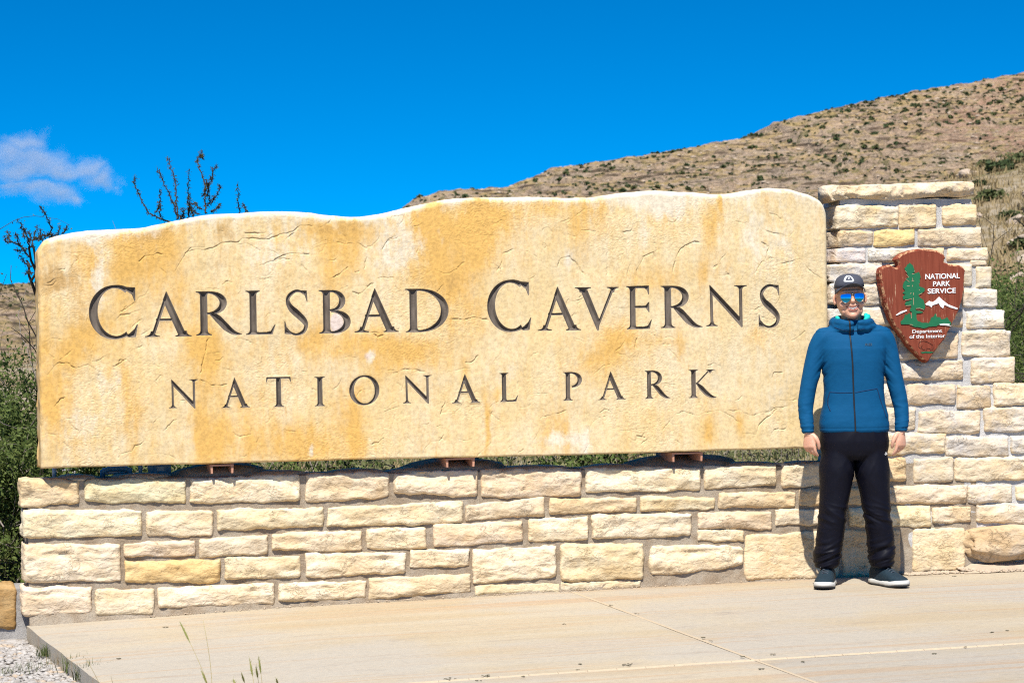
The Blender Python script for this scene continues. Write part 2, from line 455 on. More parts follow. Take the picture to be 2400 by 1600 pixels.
V = []; Fq = []; nn = 0
base_b = [tufts(26, 60 + k, 0.5, 0.42) for k in range(5)]
for i in range(len(cand)):
    if i in iv: continue
    v, f = base_b[i % 5]; s = cand[i, 2] * 0.42; a = rng.uniform(0, 6.28)
    R = np.array([[math.cos(a), -math.sin(a), 0], [math.sin(a), math.cos(a), 0], [0, 0, .9]])
    V.append(v @ R.T * s + np.array([cand[i, 0], cand[i, 1], cz[i]])); Fq.append(f + nn); nn += len(v)
tag(obj('hillside_scrub', mesh('hillside_scrub', np.concatenate(V), np.concatenate(Fq)), M_SCRUB), kind='stuff')
V = []; Fq = []; nn = 0
rk = [lump(7, 5, 0.5, k, 0.7) for k in range(6)]
xs_ = rng.uniform(100, 370, 4200); ys_ = rng.uniform(450, 624, 4200); zs_ = hill_h(xs_, ys_)
for i in range(4200):
    v, f = rk[i % 6]; s = 0.22 + 0.5 * rng.uniform() ** 4; a = rng.uniform(0, 6.28)
    R = np.array([[math.cos(a), -math.sin(a), 0], [math.sin(a), math.cos(a), 0], [0, 0, 1]]) * np.array([1.4, 1.0, 0.8])
    V.append(v @ R.T * s + np.array([xs_[i], ys_[i], zs_[i] - .1])); Fq.append(np.array(f) + nn); nn += len(v)
tag(obj('hillside_rubble', mesh('hillside_rubble', np.concatenate(V), np.concatenate(Fq)), M_ROCKH), kind='stuff')

# dry grass: on the spur to the right and on the flat behind the wall
M_DRY = leafmat('dry_grass', (0.20, 0.145, 0.065), (0.31, 0.235, 0.12), 0.15)
M_GRN = leafmat('green_grass', (0.05, 0.07, 0.018), (0.115, 0.135, 0.045), 0.2)
def blades(P, h, w, nb, spread, r):
    n = len(P); k = n * nb
    base = np.repeat(P, nb, 0) + np.concatenate([r.normal(size=(k, 2)) * spread, np.zeros((k, 1))], 1)
    hh = np.repeat(h, nb) * r.uniform(.5, 1.1, k); ang = r.uniform(0, 6.28, k); lean = np.abs(r.normal(size=k)) * .45
    d = np.stack([np.cos(ang) * lean, np.sin(ang) * lean, np.ones(k)], 1)
    side = np.stack([-np.sin(ang), np.cos(ang), np.zeros(k)], 1) * (w * np.repeat(h, nb))[:, None]
    mid = base + d * hh[:, None] * .55
    tip = base + d * hh[:, None] + np.stack([np.cos(ang), np.sin(ang), -.25 * np.ones(k)], 1) * (hh * lean * .7)[:, None]
    v = np.stack([base - side, base + side, mid + side * .7, tip, mid - side * .7], 1).reshape(-1, 3)
    i = np.arange(k)[:, None] * 5
    return v, np.concatenate([i + np.array([[0, 1, 2, 4]]), np.concatenate([i + 4, i + 2, i + 3, i + 3], 1)[:, :4]], 0)
def grass_obj(name, P, h, w, nb, spread, m):
    v, f = blades(P, h, w, nb, spread, rng)
    q = f[:len(P) * nb]; t = f[len(P) * nb:][:, :3]
    me = bpy.data.meshes.new(name)
    me.vertices.add(len(v)); me.vertices.foreach_set('co', v.astype(np.float32).ravel())
    li = np.concatenate([q.ravel(), t.ravel()]).astype(np.int32)
    tot = np.concatenate([np.full(len(q), 4), np.full(len(t), 3)]).astype(np.int32)
    st = np.concatenate([[0], np.cumsum(tot)[:-1]]).astype(np.int32)
    me.loops.add(len(li)); me.loops.foreach_set('vertex_index', li)
    me.polygons.add(len(tot)); me.polygons.foreach_set('loop_start', st); me.polygons.foreach_set('loop_total', tot)
    me.update(calc_edges=True)
    return obj(name, me, m)
n = 9000; y = rng.uniform(45, 180, n); x = y * rng.uniform(0.42, 0.62, n)
P = np.stack([x, y, ground_h(x, y) - .03], 1)
tag(grass_obj('dry_grass', P, rng.uniform(.18, .5, n), 0.06, 5, 0.25, M_DRY), kind='stuff')
n = 4500; y = 13.6 + 34 * rng.uniform(0, 1, n) ** 1.4; x = y * rng.uniform(-0.02, 0.56, n)
P = np.stack([x, y, ground_h(x, y) - .02], 1)
tag(grass_obj('grass', P, rng.uniform(.10, .32, n), 0.035, 6, 0.06, M_DRY), kind='stuff')
n = 5000; y = 13.4 + 20 * rng.uniform(0, 1, n) ** 1.3; x = y * rng.uniform(-0.02, 0.56, n)
P = np.stack([x, y, ground_h(x, y) - .02], 1)
tag(grass_obj('green_grass', P, rng.uniform(.10, .28, n), 0.03, 6, 0.08, M_GRN), kind='stuff')
big_me = []
for k in range(3):
    v, f = tufts(420, 120 + k, 0.17, 0.45); me = mesh('slope_bush', v, f); me.materials.append(M_SCRUB2 if k != 1 else M_SCRUB); big_me.append(me)
spots = [(2300, 462, 118, 1.0), (2332, 450, 120, 1.5), (2310, 495, 105, .8), (2365, 470, 112, 1.2), (2350, 520, 95, 1.3), (2322, 548, 85, 1.1),
         (2390, 505, 98, 1.3), (2296, 520, 90, .6), (2372, 560, 78, .8), (2394, 585, 70, .9), (2318, 425, 128, .7), (2385, 430, 126, .9), (2360, 400, 130, .7)]
for n, (px, py, yy, s) in enumerate(spots):
    x = at(px, py, yy)[0]; o = bpy.data.objects.new('slope_bush', big_me[n % 3])
    o.location = (x, yy, float(ground_h(np.array(x), np.array(yy)))); s *= .55; o.scale = (s * 1.2, s * 1.2, s); o.rotation_euler = (0, 0, n * 1.3)
    link(o); tag(o, 'rounded green bush on the dry grass slope right of the pillar', 'bush', 'bushes on the dry grass slope')
rk_me = [mesh('slope_rock', *lump(9, 6, 0.5, 40 + k, 0.6), smooth=False) for k in range(3)]
for me in rk_me: me.materials.append(M_ROCKH)
for n in range(26):
    yy = rng.uniform(60, 130); x = yy * rng.uniform(.485, .545); o = bpy.data.objects.new('slope_rock', rk_me[n % 3]); s = rng.uniform(.12, .45)
    o.location = (x, yy, float(ground_h(np.array(x), np.array(yy))) + .03); o.scale = (s * 1.3, s, s); o.rotation_euler = (0, 0, rng.uniform(0, 6))
    link(o); tag(o, 'pale limestone rock lying in the dry grass right of the pillar', 'rock', 'rocks on the dry grass slope')
# ------------------------------------------------------------------ the sign slab with V-cut letters
YS = 12.235                                                   # plane of its front face
top_px = [(88, 569), (92, 566), (106, 561), (136, 551.5), (175, 543), (218, 539), (264, 536.6), (315, 534), (341, 531.8), (392, 520.8), (443, 510),
          (494, 502.4), (557, 498.4), (621, 496), (660, 495.3), (729, 496.8), (767, 504), (806, 507), (844, 507.3), (882, 502.7), (933, 491),
          (972, 482), (1023, 470.8), (1074, 464.4), (1137, 461.4), (1201, 460), (1240, 460), (1329, 464), (1383, 462), (1448, 452), (1508, 447.4),
          (1552, 446), (1612, 449), (1671, 453.3), (1716, 452.7), (1761, 444.4), (1805, 439.6), (1850, 442.3), (1895, 454.2), (1919, 465), (1930, 474), (1938, 486)]
bot_px = [(85, 1098), (300, 1091), (500, 1086), (838, 1077), (1260, 1068), (1600, 1058), (1876, 1050), (1942, 1048)]
tw = np.array([at(x, y, YS) for x, y in top_px]); bw = np.array([at(x, y, YS) for x, y in bot_px])
XL, XR = tw[0, 0], tw[-1, 0] + 0.004
NX, NZ = 1500, 540
gx = np.linspace(XL, XR, NX)
zt = np.interp(gx, tw[:, 0], tw[:, 2]); k = np.hanning(25); k /= k.sum()
zt = np.convolve(np.pad(zt, 12, 'edge'), k, 'valid') + 0.004 * fbm(gx * 6, 0.3, 0.1, 4)
corner = 0.05 * np.clip(1 - (gx - XL) / 0.05, 0, 1) ** 2 + 0.04 * np.clip(1 - (XR - gx) / 0.045, 0, 1) ** 2
zt = zt - corner
zb = np.interp(gx, bw[:, 0], bw[:, 2]) + 0.003 * fbm(gx * 5, 4.3, 0.1, 3)
t = np.linspace(0, 1, NZ)
GX = np.repeat(gx[None], NZ, 0); GZ = zb[None] + (zt - zb)[None] * t[:, None]
# --- letters: outlines in a unit cap height, then fitted to their place on the slab
def qb(a, b, c_, n=6): return [tuple((1 - s) ** 2 * np.array(a) + 2 * s * (1 - s) * np.array(b) + s * s * np.array(c_)) for s in np.linspace(0, 1, n)]
def stem(x, w=.165, top=True, bot=True, sl=.095, y1=1.0, slr=None):
    l, r = x - w / 2, x + w / 2; slr = sl if slr is None else slr
    p = []
    if bot: p += [(l - sl, 0), (r + slr, 0), (r + slr, .022)] + qb((r + slr, .022), (r, .03), (r, .13))
    else: p += [(l, 0), (r, 0)]
    if top: p += qb((r, y1 - .11), (r, y1 - .03), (r + slr * .9, y1 - .025)) + [(r + slr * .9, y1), (l - sl, y1)] + qb((l - sl, y1 - .025), (l, y1 - .03), (l, y1 - .11))
    else: p += [(r, y1), (l, y1)]
    if bot: p += qb((l, .13), (l, .03), (l - sl, .022))
    return p
def foot(x0, x1, a, b, y=0, up=1):
    return [(x0, y), (x0, y + up * .022)] + qb((x0, y + up * .022), (a, y + up * .03), (a, y + up * .13)) + qb((b, y + up * .13), (b, y + up * .03), (x1, y + up * .022)) + [(x1, y)]
def stroke(pts, ws):
    p = np.array(pts, float); w = np.array(ws, float) if not np.isscalar(ws) else np.full(len(p), ws)
    tg = np.gradient(p, axis=0); tg /= np.linalg.norm(tg, axis=1)[:, None]
    nn_ = np.stack([-tg[:, 1], tg[:, 0]], 1)
    return [tuple(q) for q in np.concatenate([p + nn_ * w[:, None] / 2, (p - nn_ * w[:, None] / 2)[::-1]])]
def crom(pts, ws, n=7):
    p = np.array(pts, float); w = np.array(ws, float); q = np.vstack([2 * p[0] - p[1], p, 2 * p[-1] - p[-2]]); o = []; ow = []
    for i in range(len(p) - 1):
        for s in np.linspace(0, 1, n, endpoint=False):
            a, b, c_, d = q[i:i + 4]
            o.append(.5 * ((2 * b) + (c_ - a) * s + (2 * a - 5 * b + 4 * c_ - d) * s * s + (-a + 3 * b - 3 * c_ + d) * s ** 3)); ow.append(w[i] + (w[i + 1] - w[i]) * s)
    o.append(p[-1]); ow.append(w[-1])
    return stroke(o, ow)
def arc(cx, cy, rx, ry, a0, a1, thin, thick, n=40, tilt=0):
    a = np.radians(np.linspace(a0, a1, n))
    w = thin + (thick - thin) * np.abs(np.cos(a - math.radians(tilt))) ** 1.6
    return stroke(np.stack([cx + rx * np.cos(a), cy + ry * np.sin(a)], 1), w)
G = {}
G['I'] = [stem(.18)]
G['L'] = [stem(.18), [(.1, 0), (.64, 0), (.72, .235), (.685, .215), (.60, .085), (.5, .062), (.1, .062)]]
G['E'] = [stem(.18), [(.1, .945), (.1, 1), (.66, 1.012), (.66, .79), (.635, .80), (.60, .90), (.52, .945)],
          [(.1, .49), (.1, .54), (.55, .545), (.64, .63), (.66, .63), (.66, .385), (.64, .385), (.56, .485)],
          [(.1, 0), (.66, 0), (.73, .225), (.695, .205), (.61, .082), (.5, .06), (.1, .06)]]
G['T'] = [stem(.45, top=False), [(.06, 1.0), (.84, 1.0), (.86, .82), (.835, .83), (.79, .94), (.11, .94), (.065, .83), (.04, .82)]]
G['N'] = [[(.06, .93), (.13, .80), (.145, 0), (.07, 0)], foot(-.04, .25, .07, .145), [(.05, 1.03), (.86, .17), (.88, -.035), (.85, -.035), (.10, .80), (.06, .86)],
          [(.80, 1), (.88, 1), (.885, -.03), (.80, .16)], foot(.68, 1.0, .80, .88, 1.0, -1)]
G['A'] = [[(.485, 1.03), (.515, .88), (.195, 0), (.115, 0)], [(.485, 1.03), (.955, 0), (.765, 0), (.40, .82)], [(.24, .355), (.24, .41), (.72, .41), (.72, .355)],
          foot(-.02, .33, .115, .185), foot(.68, 1.06, .775, .945)]
G['V'] = [[(.485, -.03), (.955, 1), (.875, 1), (.52, .2), (.49, .12)], [(.52, -.03), (.48, -.03), (.03, 1), (.215, 1), (.56, .20)],
          foot(-.08, .34, .04, .21, 1.0, -1), foot(.75, 1.06, .865, .94, 1.0, -1)]
G['R'] = [stem(.18), arc(.26, .735, .36, .24, 92, -92, .05, .165, 30), [(.12, .95), (.12, 1.0), (.27, 1.0), (.27, .95)], [(.2, .47), (.2, .52), (.28, .52), (.28, .47)],
          crom([(.34, .51), (.50, .37), (.68, .18), (.86, .05), (1.04, .015)], [.10, .165, .165, .10, .012])]
G['P'] = [stem(.18), arc(.26, .725, .36, .25, 92, -80, .05, .165, 30), [(.12, .95), (.12, 1.0), (.27, 1.0), (.27, .95)]]
G['B'] = [stem(.18), arc(.28, .755, .27, .22, 92, -92, .05, .15, 26), [(.12, .95), (.12, 1.0), (.29, 1.0), (.29, .95)],
          arc(.30, .268, .36, .243, 92, -92, .05, .165, 30), [(.12, 0), (.12, .05), (.31, .05), (.31, 0)], [(.2, .51), (.2, .555), (.32, .555), (.32, .51)]]
G['D'] = [stem(.18), arc(.30, .5, .58, .475, 92, -92, .05, .175, 40), [(.12, .95), (.12, 1.0), (.31, 1.0), (.31, .95)], [(.12, 0), (.12, .05), (.31, .05), (.31, 0)]]
G['O'] = [arc(.5, .5, .44, .475, -30, 210, .055, .165, 60, 8), arc(.5, .5, .44, .475, 150, 390, .055, .165, 60, 8)]
G['C'] = [arc(.52, .5, .45, .475, 58, 302, .06, .18, 60, 6), [(.68, .975), (.93, .955), (.93, .70), (.91, .70), (.86, .82), (.74, .90)],
          [(.70, .055), (.80, .02), (.93, .03), (.975, .27), (.955, .27), (.90, .18), (.80, .10)]]
G['S'] = [crom([(.80, .90), (.62, .962), (.42, .955), (.22, .86), (.165, .74), (.27, .60), (.5, .475), (.75, .33), (.83, .22), (.74, .09), (.5, .025), (.28, .055), (.1, .16)],
               [.06, .055, .07, .11, .15, .17, .185, .17, .15, .10, .05, .05, .05]),
          [(.66, .98), (.875, .975), (.90, .72), (.87, .73), (.80, .87)], [(.03, .31), (.06, .31), (.13, .14), (.30, .05), (.26, .02), (.03, .04)]]
G['K'] = [stem(.18), [(.26, .50), (.30, .46), (.84, 1.0), (.765, 1.0)], foot(.66, 1.0, .765, .85, 1.0, -1),
          crom([(.28, .54), (.46, .36), (.68, .14), (.88, .03), (1.04, .012)], [.05, .165, .165, .09, .012])]
letters = [('C', 209.3, 324.1, 668.3, 796.2), ('A', 339.9, 449.6, 682.1, 790), ('R', 460.2, 568, 683.1, 786.8), ('L', 576.7, 646.6, 681.5, 784.9),
           ('S', 667.2, 722.5, 678.9, 786.9), ('B', 748.4, 822.4, 680, 782), ('A', 830.9, 935.5, 674.6, 779.5), ('D', 950.9, 1052.4, 677, 779),
           ('C', 1143, 1246, 655.9, 779.2), ('A', 1260.7, 1362.3, 671, 775.5), ('V', 1349.2, 1452, 673.6, 775.6), ('E', 1469.3, 1528.6, 669.5, 771.8),
           ('R', 1549.7, 1647.5, 670, 769.5), ('N', 1655.5, 1752, 666.6, 768.4), ('S', 1778.8, 1828.6, 666.1, 769.2),
           ('N', 395.9, 466, 888, 959), ('A', 518.8, 586.8, 884.6, 956), ('T', 624.2, 683.6, 883.8, 954), ('I', 737.8, 763.3, 883, 952), ('O', 819.1, 889.9, 880, 950.3),
           ('N', 944.6, 1013.2, 878.3, 947.5), ('A', 1059.4, 1126.3, 876, 945), ('L', 1171.4, 1215.2, 874, 942), ('P', 1320.2, 1364.8, 872, 939),
           ('A', 1402, 1466.8, 869.8, 937.5), ('R', 1511.9, 1572, 868.5, 935), ('K', 1615, 1680.5, 866.5, 934)]
def sdf(poly, P):
    """signed distance (inside positive), non-zero winding"""
    A = np.array(poly); B = np.roll(A, -1, 0); d = np.full(len(P), 1e9); wn = np.zeros(len(P), int)
    for a, b in zip(A, B):
        e = b - a; L = e @ e
        if L < 1e-12: continue
        w = P - a; s = np.clip((w @ e) / L, 0, 1); q = w - s[:, None] * e
        d = np.minimum(d, q[:, 0] ** 2 + q[:, 1] ** 2)
        cr = e[0] * w[:, 1] - e[1] * w[:, 0]
        wn += ((a[1] <= P[:, 1]) & (b[1] > P[:, 1]) & (cr > 0)).astype(int) - ((a[1] > P[:, 1]) & (b[1] <= P[:, 1]) & (cr < 0)).astype(int)
    return np.sqrt(d) * np.where(wn != 0, 1, -1)
SD = np.full(GX.shape, -0.02); LI = np.zeros(GX.shape, int)
for li, (ch, x0, x1, y0, y1) in enumerate(letters, 1):
    polys = G[ch]; allp = np.concatenate([np.array(q) for q in polys]); mn, mx = allp.min(0), allp.max(0)
    bl, br, tl = at(x0, y1, YS), at(x1, y1 - .0172 * (x1 - x0), YS), at(x0 + (x1 - x0) * 0.0 - .012 * (y1 - y0), y0, YS)
    sx_, sz_ = br[0] - bl[0], tl[2] - bl[2]; slope = (br[2] - bl[2]) * 0.0
    sel = (GX > bl[0] - .03) & (GX < br[0] + .03) & (GZ > bl[2] - .03) & (GZ < tl[2] + .03)
    P = np.stack([GX[sel], GZ[sel]], 1); best = np.full(len(P), -1.0)
    for q in polys:
        u = (np.array(q) - mn) / (mx - mn)
        W = np.stack([bl[0] + u[:, 0] * sx_, bl[2] + u[:, 1] * sz_ + u[:, 0] * slope], 1)
        best = np.maximum(best, sdf(W, P))
    old = SD[sel]; SD[sel] = np.maximum(old, best); l_ = LI[sel]; l_[best > np.maximum(old, -0.0005)] = li; LI[sel] = l_
# --- cracks and flaked edges traced on the stone
def zz(o, sc, pts): return [(o[0] + x / sc, o[1] + y / sc) for x, y in pts]
A_, B_, C_, D_, E_, F_ = (60, 480), (640, 430), (1240, 420), (60, 780), (660, 760), (1260, 760)
cracks = [zz(A_, 3.92, q) for q in [[(1370, 620), (1430, 520), (1470, 440), (1530, 390), (1640, 380)], [(1480, 430), (1600, 410), (1720, 390), (1800, 350), (1900, 340), (2040, 310), (2130, 300), (2230, 320), (2352, 270)],
     [(1030, 285), (1130, 440), (1190, 520), (1240, 575), (1310, 635)], [(1040, 530), (1100, 480), (1200, 445), (1260, 455)], [(430, 465), (480, 490), (430, 560), (420, 610), (500, 660), (515, 760), (535, 840)],
     [(2140, 570), (2220, 525), (2352, 490)], [(200, 1560), (250, 1480), (300, 1460), (380, 1470), (460, 1500), (520, 1480), (580, 1475), (690, 1545)], [(300, 1440), (450, 1310)],
     [(870, 990), (930, 940), (1000, 890), (1060, 845), (1110, 830), (1140, 720)], [(840, 1050), (880, 1010), (960, 1005), (1060, 960)], [(960, 1160), (1010, 1090), (1080, 1040)], [(1690, 1210), (1650, 1370), (1610, 1540)],
     [(150, 1270), (210, 1370), (260, 1400)], [(190, 720), (260, 690), (320, 670)], [(2000, 265), (2130, 255), (2200, 262)], [(1900, 345), (2060, 365), (2150, 420), (2190, 500)]]]
cracks += [zz(B_, 3.92, q) for q in [[(0, 500), (80, 460), (180, 430), (260, 385), (370, 385)], [(70, 550), (140, 490), (200, 440)], [(360, 598), (430, 580), (520, 550), (620, 548), (700, 545), (770, 568)], [(0, 700), (100, 660), (200, 640), (330, 640)],
     [(0, 720), (90, 695), (160, 697)], [(1010, 770), (1010, 600), (1060, 520), (1110, 485)], [(720, 1000), (790, 1010), (860, 960), (930, 910)], [(1480, 790), (1560, 830), (1640, 820), (1720, 750)], [(1640, 1235), (1760, 1245), (1840, 1232), (1920, 1250), (1990, 1248)],
     [(2100, 900), (2095, 780), (2115, 640), (2220, 605)], [(260, 735), (310, 790), (350, 845)], [(530, 890), (600, 830), (690, 765)], [(1270, 405), (1330, 385), (1380, 362)], [(840, 790), (850, 720), (870, 685)], [(930, 1385), (965, 1410), (1020, 1390)]]]
cracks += [zz(C_, 3.36, q) for q in [[(310, 470), (300, 340), (440, 230)], [(220, 690), (250, 630), (320, 600), (410, 690), (440, 800)], [(1890, 260), (1950, 290), (2000, 320)], [(1780, 740), (1830, 660), (1900, 620), (2000, 660), (2140, 630), (2200, 720), (2330, 790)],
     [(1130, 740), (1150, 630), (1200, 540), (1300, 490), (1350, 515)], [(1440, 765), (1580, 742)], [(740, 420), (800, 405), (830, 335)], [(830, 780), (900, 610), (975, 570), (1010, 680)], [(1620, 330), (1720, 340)], [(610, 790), (620, 560)], [(365, 1040), (385, 980), (430, 940)],
     [(1830, 390), (1960, 430), (2050, 455), (2090, 405)], [(1850, 640), (1890, 530), (1830, 500)]]]
cracks += [zz(D_, 3.92, q) for q in [[(110, 965), (200, 925), (280, 940), (350, 1000), (380, 1050), (490, 1090), (525, 1180)], [(850, 1160), (880, 1115), (970, 1080), (1000, 1035), (1110, 995)], [(1260, 905), (1330, 830), (1390, 790)],
     [(1910, 910), (1960, 955), (2070, 930), (2085, 850)], [(260, 670), (310, 620), (360, 600)], [(360, 770), (430, 850), (500, 930)], [(820, 300), (870, 275), (930, 240), (970, 280)], [(2120, 305), (2160, 270), (2170, 220)], [(1060, 1115), (1200, 1110), (1330, 1120), (1380, 1150)], [(1600, 430), (1700, 490), (1780, 480), (1860, 470)]]]
cracks += [zz(E_, 3.92, q) for q in [[(1305, 1190), (1310, 1150), (1370, 1080), (1460, 1050), (1495, 1015)], [(1010, 440), (1080, 420), (1170, 410), (1290, 430), (1380, 465)], [(1680, 350), (1750, 345), (1800, 290)], [(2180, 750), (2230, 760), (2300, 720)], [(1450, 840), (1480, 760), (1510, 700)], [(820, 1095), (890, 1085), (940, 1035)], [(1530, 440), (1620, 410), (1750, 395)], [(940, 800), (1010, 775), (1080, 765)]]]
cracks += [zz(F_, 3.459, q) for q in [[(1000, 880), (1060, 790), (1120, 730), (1200, 710), (1280, 740), (1380, 710), (1480, 705), (1560, 735), (1640, 790), (1700, 960)], [(1540, 690), (1640, 700), (1720, 740), (1850, 705), (2030, 665)], [(1770, 890), (1800, 810), (1870, 740), (1960, 690)],
     [(900, 60), (1020, 160), (1180, 330)], [(780, 190), (815, 95)], [(1890, 890), (1920, 850), (2020, 840)], [(500, 720), (540, 685), (590, 710)], [(1010, 160), (1085, 155)], [(1380, 345), (1430, 325), (1490, 340)], [(450, 410), (520, 350), (590, 318)], [(1030, 465), (1110, 498)], [(640, 870), (780, 850), (900, 830)], [(790, 905), (870, 915)], [(1900, 440), (1920, 400), (1990, 380)], [(20, 760), (150, 720), (240, 700)]]]
_r = np.random.default_rng(11)                                  # many short hairline flakes besides the traced ones
n_main = len(cracks)
for _ in range(230):
    x0_, y0_ = _r.uniform(100, 1900), _r.uniform(500, 1080); ln_ = _r.uniform(12, 46); a_ = _r.normal() * .5 - .35; cv_ = _r.normal() * .5
    cracks.append([(x0_ + ln_ * s_ * math.cos(a_ + cv_ * s_), y0_ + ln_ * s_ * math.sin(a_ + cv_ * s_)) for s_ in (0, .25, .5, .75, 1)])
brk = sstep(-.25, .25, fbm(GX * 13, GZ * 13, 77, 2))
CR_ = np.zeros(GX.shape); GR = np.zeros(GX.shape)
wx = 0.010 * fbm(GX * 14, GZ * 14, 3.0, 3); wz = 0.010 * fbm(GX * 14, GZ * 14, 8.0, 3)
dxg = gx[1] - gx[0]
for ci, line in enumerate(cracks):
    W = np.array([at(x, y, YS) for x, y in line])[:, [0, 2]]; n = len(W)
    amp = 0.75 + 0.35 * math.sin(ci * 2.39) if ci < n_main else .22 + .30 * abs(math.sin(ci * 1.7))
    i0, i1 = [int(np.clip((q - XL) / dxg, 0, NX - 1)) for q in (W[:, 0].min() - .09, W[:, 0].max() + .09)]
    if i1 <= i0: continue
    sx2 = slice(i0, i1 + 1); X = GX[:, sx2] + wx[:, sx2]; Z = GZ[:, sx2] + wz[:, sx2]
    best = np.full(X.shape, 1e9); side = np.zeros(X.shape); par = np.zeros(X.shape)
    for j in range(n - 1):
        a, b = W[j], W[j + 1]; e = b - a; L = e @ e
        s = np.clip(((X - a[0]) * e[0] + (Z - a[1]) * e[1]) / L, 0, 1)
        qx = X - a[0] - s * e[0]; qz = Z - a[1] - s * e[1]; d = np.sqrt(qx * qx + qz * qz)
        m = d < best; best = np.where(m, d, best); sg = np.sign(e[0]) or 1
        side = np.where(m, (e[0] * qz - e[1] * qx) * sg / math.sqrt(L), side); par = np.where(m, (j + s) / (n - 1), par)
    fade = np.clip(par * (1 - par) * 10, 0, 1) ** .5 * (.30 + .70 * brk[:, sx2])
    GR[:, sx2] += amp * fade * 0.0056 * np.exp(-(best / .0026) ** 2)
    CR_[:, sx2] += amp * fade * 0.0026 * np.exp(-(best / .03)) * (side < 0)          # stone flaked away under the edge
e_l = GX - XL; e_r = XR - GX; e_t = (zt[None] - GZ); e_b = GZ - zb[None]
def rnd(e, r, depth): q = np.clip(1 - e / r, 0, 1); return depth * (1 - np.sqrt(np.clip(1 - q * q, 0, 1)))
depth = rnd(e_t + .008 * fbm(GX * 5, GZ * 3, 2, 3), .032, .045) + rnd(e_l + .006 * fbm(GZ * 9, 3, 2, 3), .03, .03) + rnd(e_r, .03, .03) + rnd(e_b, .012, .012)
und = 0.006 * fbm(GX * 1.8, GZ * 2.2, 7.0, 3) - 0.0008 * np.maximum(ridged(GX * 2.6 + wx * 9, GZ * 4.6 + wz * 9, 2.0, 5) - .35, 0)
fl = fbm(GX * 3.1, GZ * 4.6, 4.0, 5, .6)                          # thin natural bedding flakes
q = fl * 5.0; fq = q - np.floor(q); flake = 0.0020 * (np.floor(q) + sstep(.0, .10, fq)) - 0.0020 * q
und = und + flake * (0.15 + 0.85 * sstep(-.1, .45, fbm(GX * 1.6, GZ * 2.0, 11, 2))) + 0.0004 * fbm(GX * 40, GZ * 46, 1.0, 3)
near = sstep(-.012, .004, SD)
carve = np.clip(np.maximum(SD, 0) * 1.4, 0, .019)
GY = YS + depth + und * (1 - .6 * near) + (GR + CR_) * (1 - near) + carve
# --- weathering stains at their places on the stone
def blobs(L, warp=.035):
    s = np.zeros(GX.shape); Xw = GX + warp * fbm(GX * 5, GZ * 4, 21, 4); Zw = GZ + warp * fbm(GX * 5, GZ * 4, 31, 4)
    for x, y, rx, ry, a in L:
        c_ = at(x, y, YS); s += a * np.exp(-((Xw - c_[0]) / (rx * .00245)) ** 2 - ((Zw - c_[2]) / (ry * .00245)) ** 2)
    return s
ora = blobs([(330, 600, 55, 60, .9), (290, 640, 30, 90, .5), (390, 560, 45, 60, .6), (210, 630, 25, 70, .6), (410, 690, 60, 60, .4), (175, 830, 50, 40, .8), (215, 775, 45, 40, .7), (100, 800, 20, 200, .4),
     (468, 822, 45, 60, .9), (495, 850, 25, 90, .6), (495, 1035, 40, 60, .85), (465, 1000, 14, 90, .5), (288, 900, 12, 120, .5), (315, 980, 16, 120, .45), (130, 930, 40, 60, .5), (120, 960, 16, 90, .4),
     (793, 545, 100, 32, .75), (785, 620, 38, 80, .7), (830, 600, 18, 60, .4), (1074, 545, 120, 70, 1.0), (1125, 560, 30, 100, .7), (1000, 520, 40, 50, .6), (1180, 506, 50, 35, .7), (1061, 650, 40, 40, .7), (1086, 735, 50, 60, .6), (1010, 640, 60, 60, .6),
     (850, 805, 110, 34, .7), (980, 825, 80, 36, .8), (730, 800, 40, 40, .6), (836, 1000, 18, 80, .9), (800, 960, 40, 60, .4), (740, 1045, 90, 40, .6), (700, 1030, 40, 60, .4), (1140, 1000, 8, 90, .8), (1168, 925, 20, 25, .6), (1090, 870, 10, 40, .6), (890, 860, 40, 40, .4),
     (1290, 480, 50, 30, .7), (1389, 490, 45, 60, .75), (1350, 540, 30, 60, .4), (1671, 525, 26, 80, .8), (1690, 470, 6, 40, .8), (1567, 510, 40, 40, .5), (1523, 655, 80, 36, .6), (1650, 640, 20, 70, .5), (1454, 792, 55, 45, .75), (1380, 850, 45, 40, .75), (1448, 830, 60, 60, .5),
     (1659, 1005, 24, 60, .8), (1737, 1000, 16, 50, .7), (1303, 995, 50, 50, .5), (1328, 1040, 8, 50, .6), (1590, 800, 30, 60, .4), (1545, 800, 40, 14, .4), (1530, 990, 40, 30, .3), (560, 1000, 60, 70, .4), (620, 1040, 60, 40, .45), (1780, 790, 40, 30, .35)])
brn = blobs([(131, 664, 52, 34, 1.0), (366, 552, 40, 26, .9), (320, 585, 30, 40, .5), (510, 535, 32, 30, .7), (790, 542, 80, 24, .7), (505, 600, 60, 40, .35), (1110, 478, 50, 24, .5), (1061, 655, 22, 26, .6), (1380, 475, 50, 20, .5), (345, 800, 30, 40, .35), (500, 640, 60, 30, .3), (180, 740, 40, 30, .4), (545, 905, 30, 40, .2)])
wht = blobs([(233, 650, 20, 80, .9), (205, 545, 120, 20, .6), (1567, 485, 50, 40, .9), (1289, 1035, 45, 26, .8), (1361, 1035, 40, 30, .8), (864, 834, 16, 16, .9), (729, 1053, 7, 20, 1.0), (1340, 605, 20, 30, .7), (940, 560, 60, 70, .6), (900, 640, 60, 60, .5), (640, 600, 90, 60, .6), (1500, 540, 30, 60, .5),
     (260, 900, 30, 60, .5), (180, 1010, 60, 60, .6), (1620, 560, 20, 70, .4), (1037, 560, 8, 60, .5), (835, 990, 14, 50, .0), (1180, 870, 60, 50, .4), (1500, 470, 90, 24, .5), (1800, 560, 110, 110, .6), (1830, 900, 60, 120, .45)])
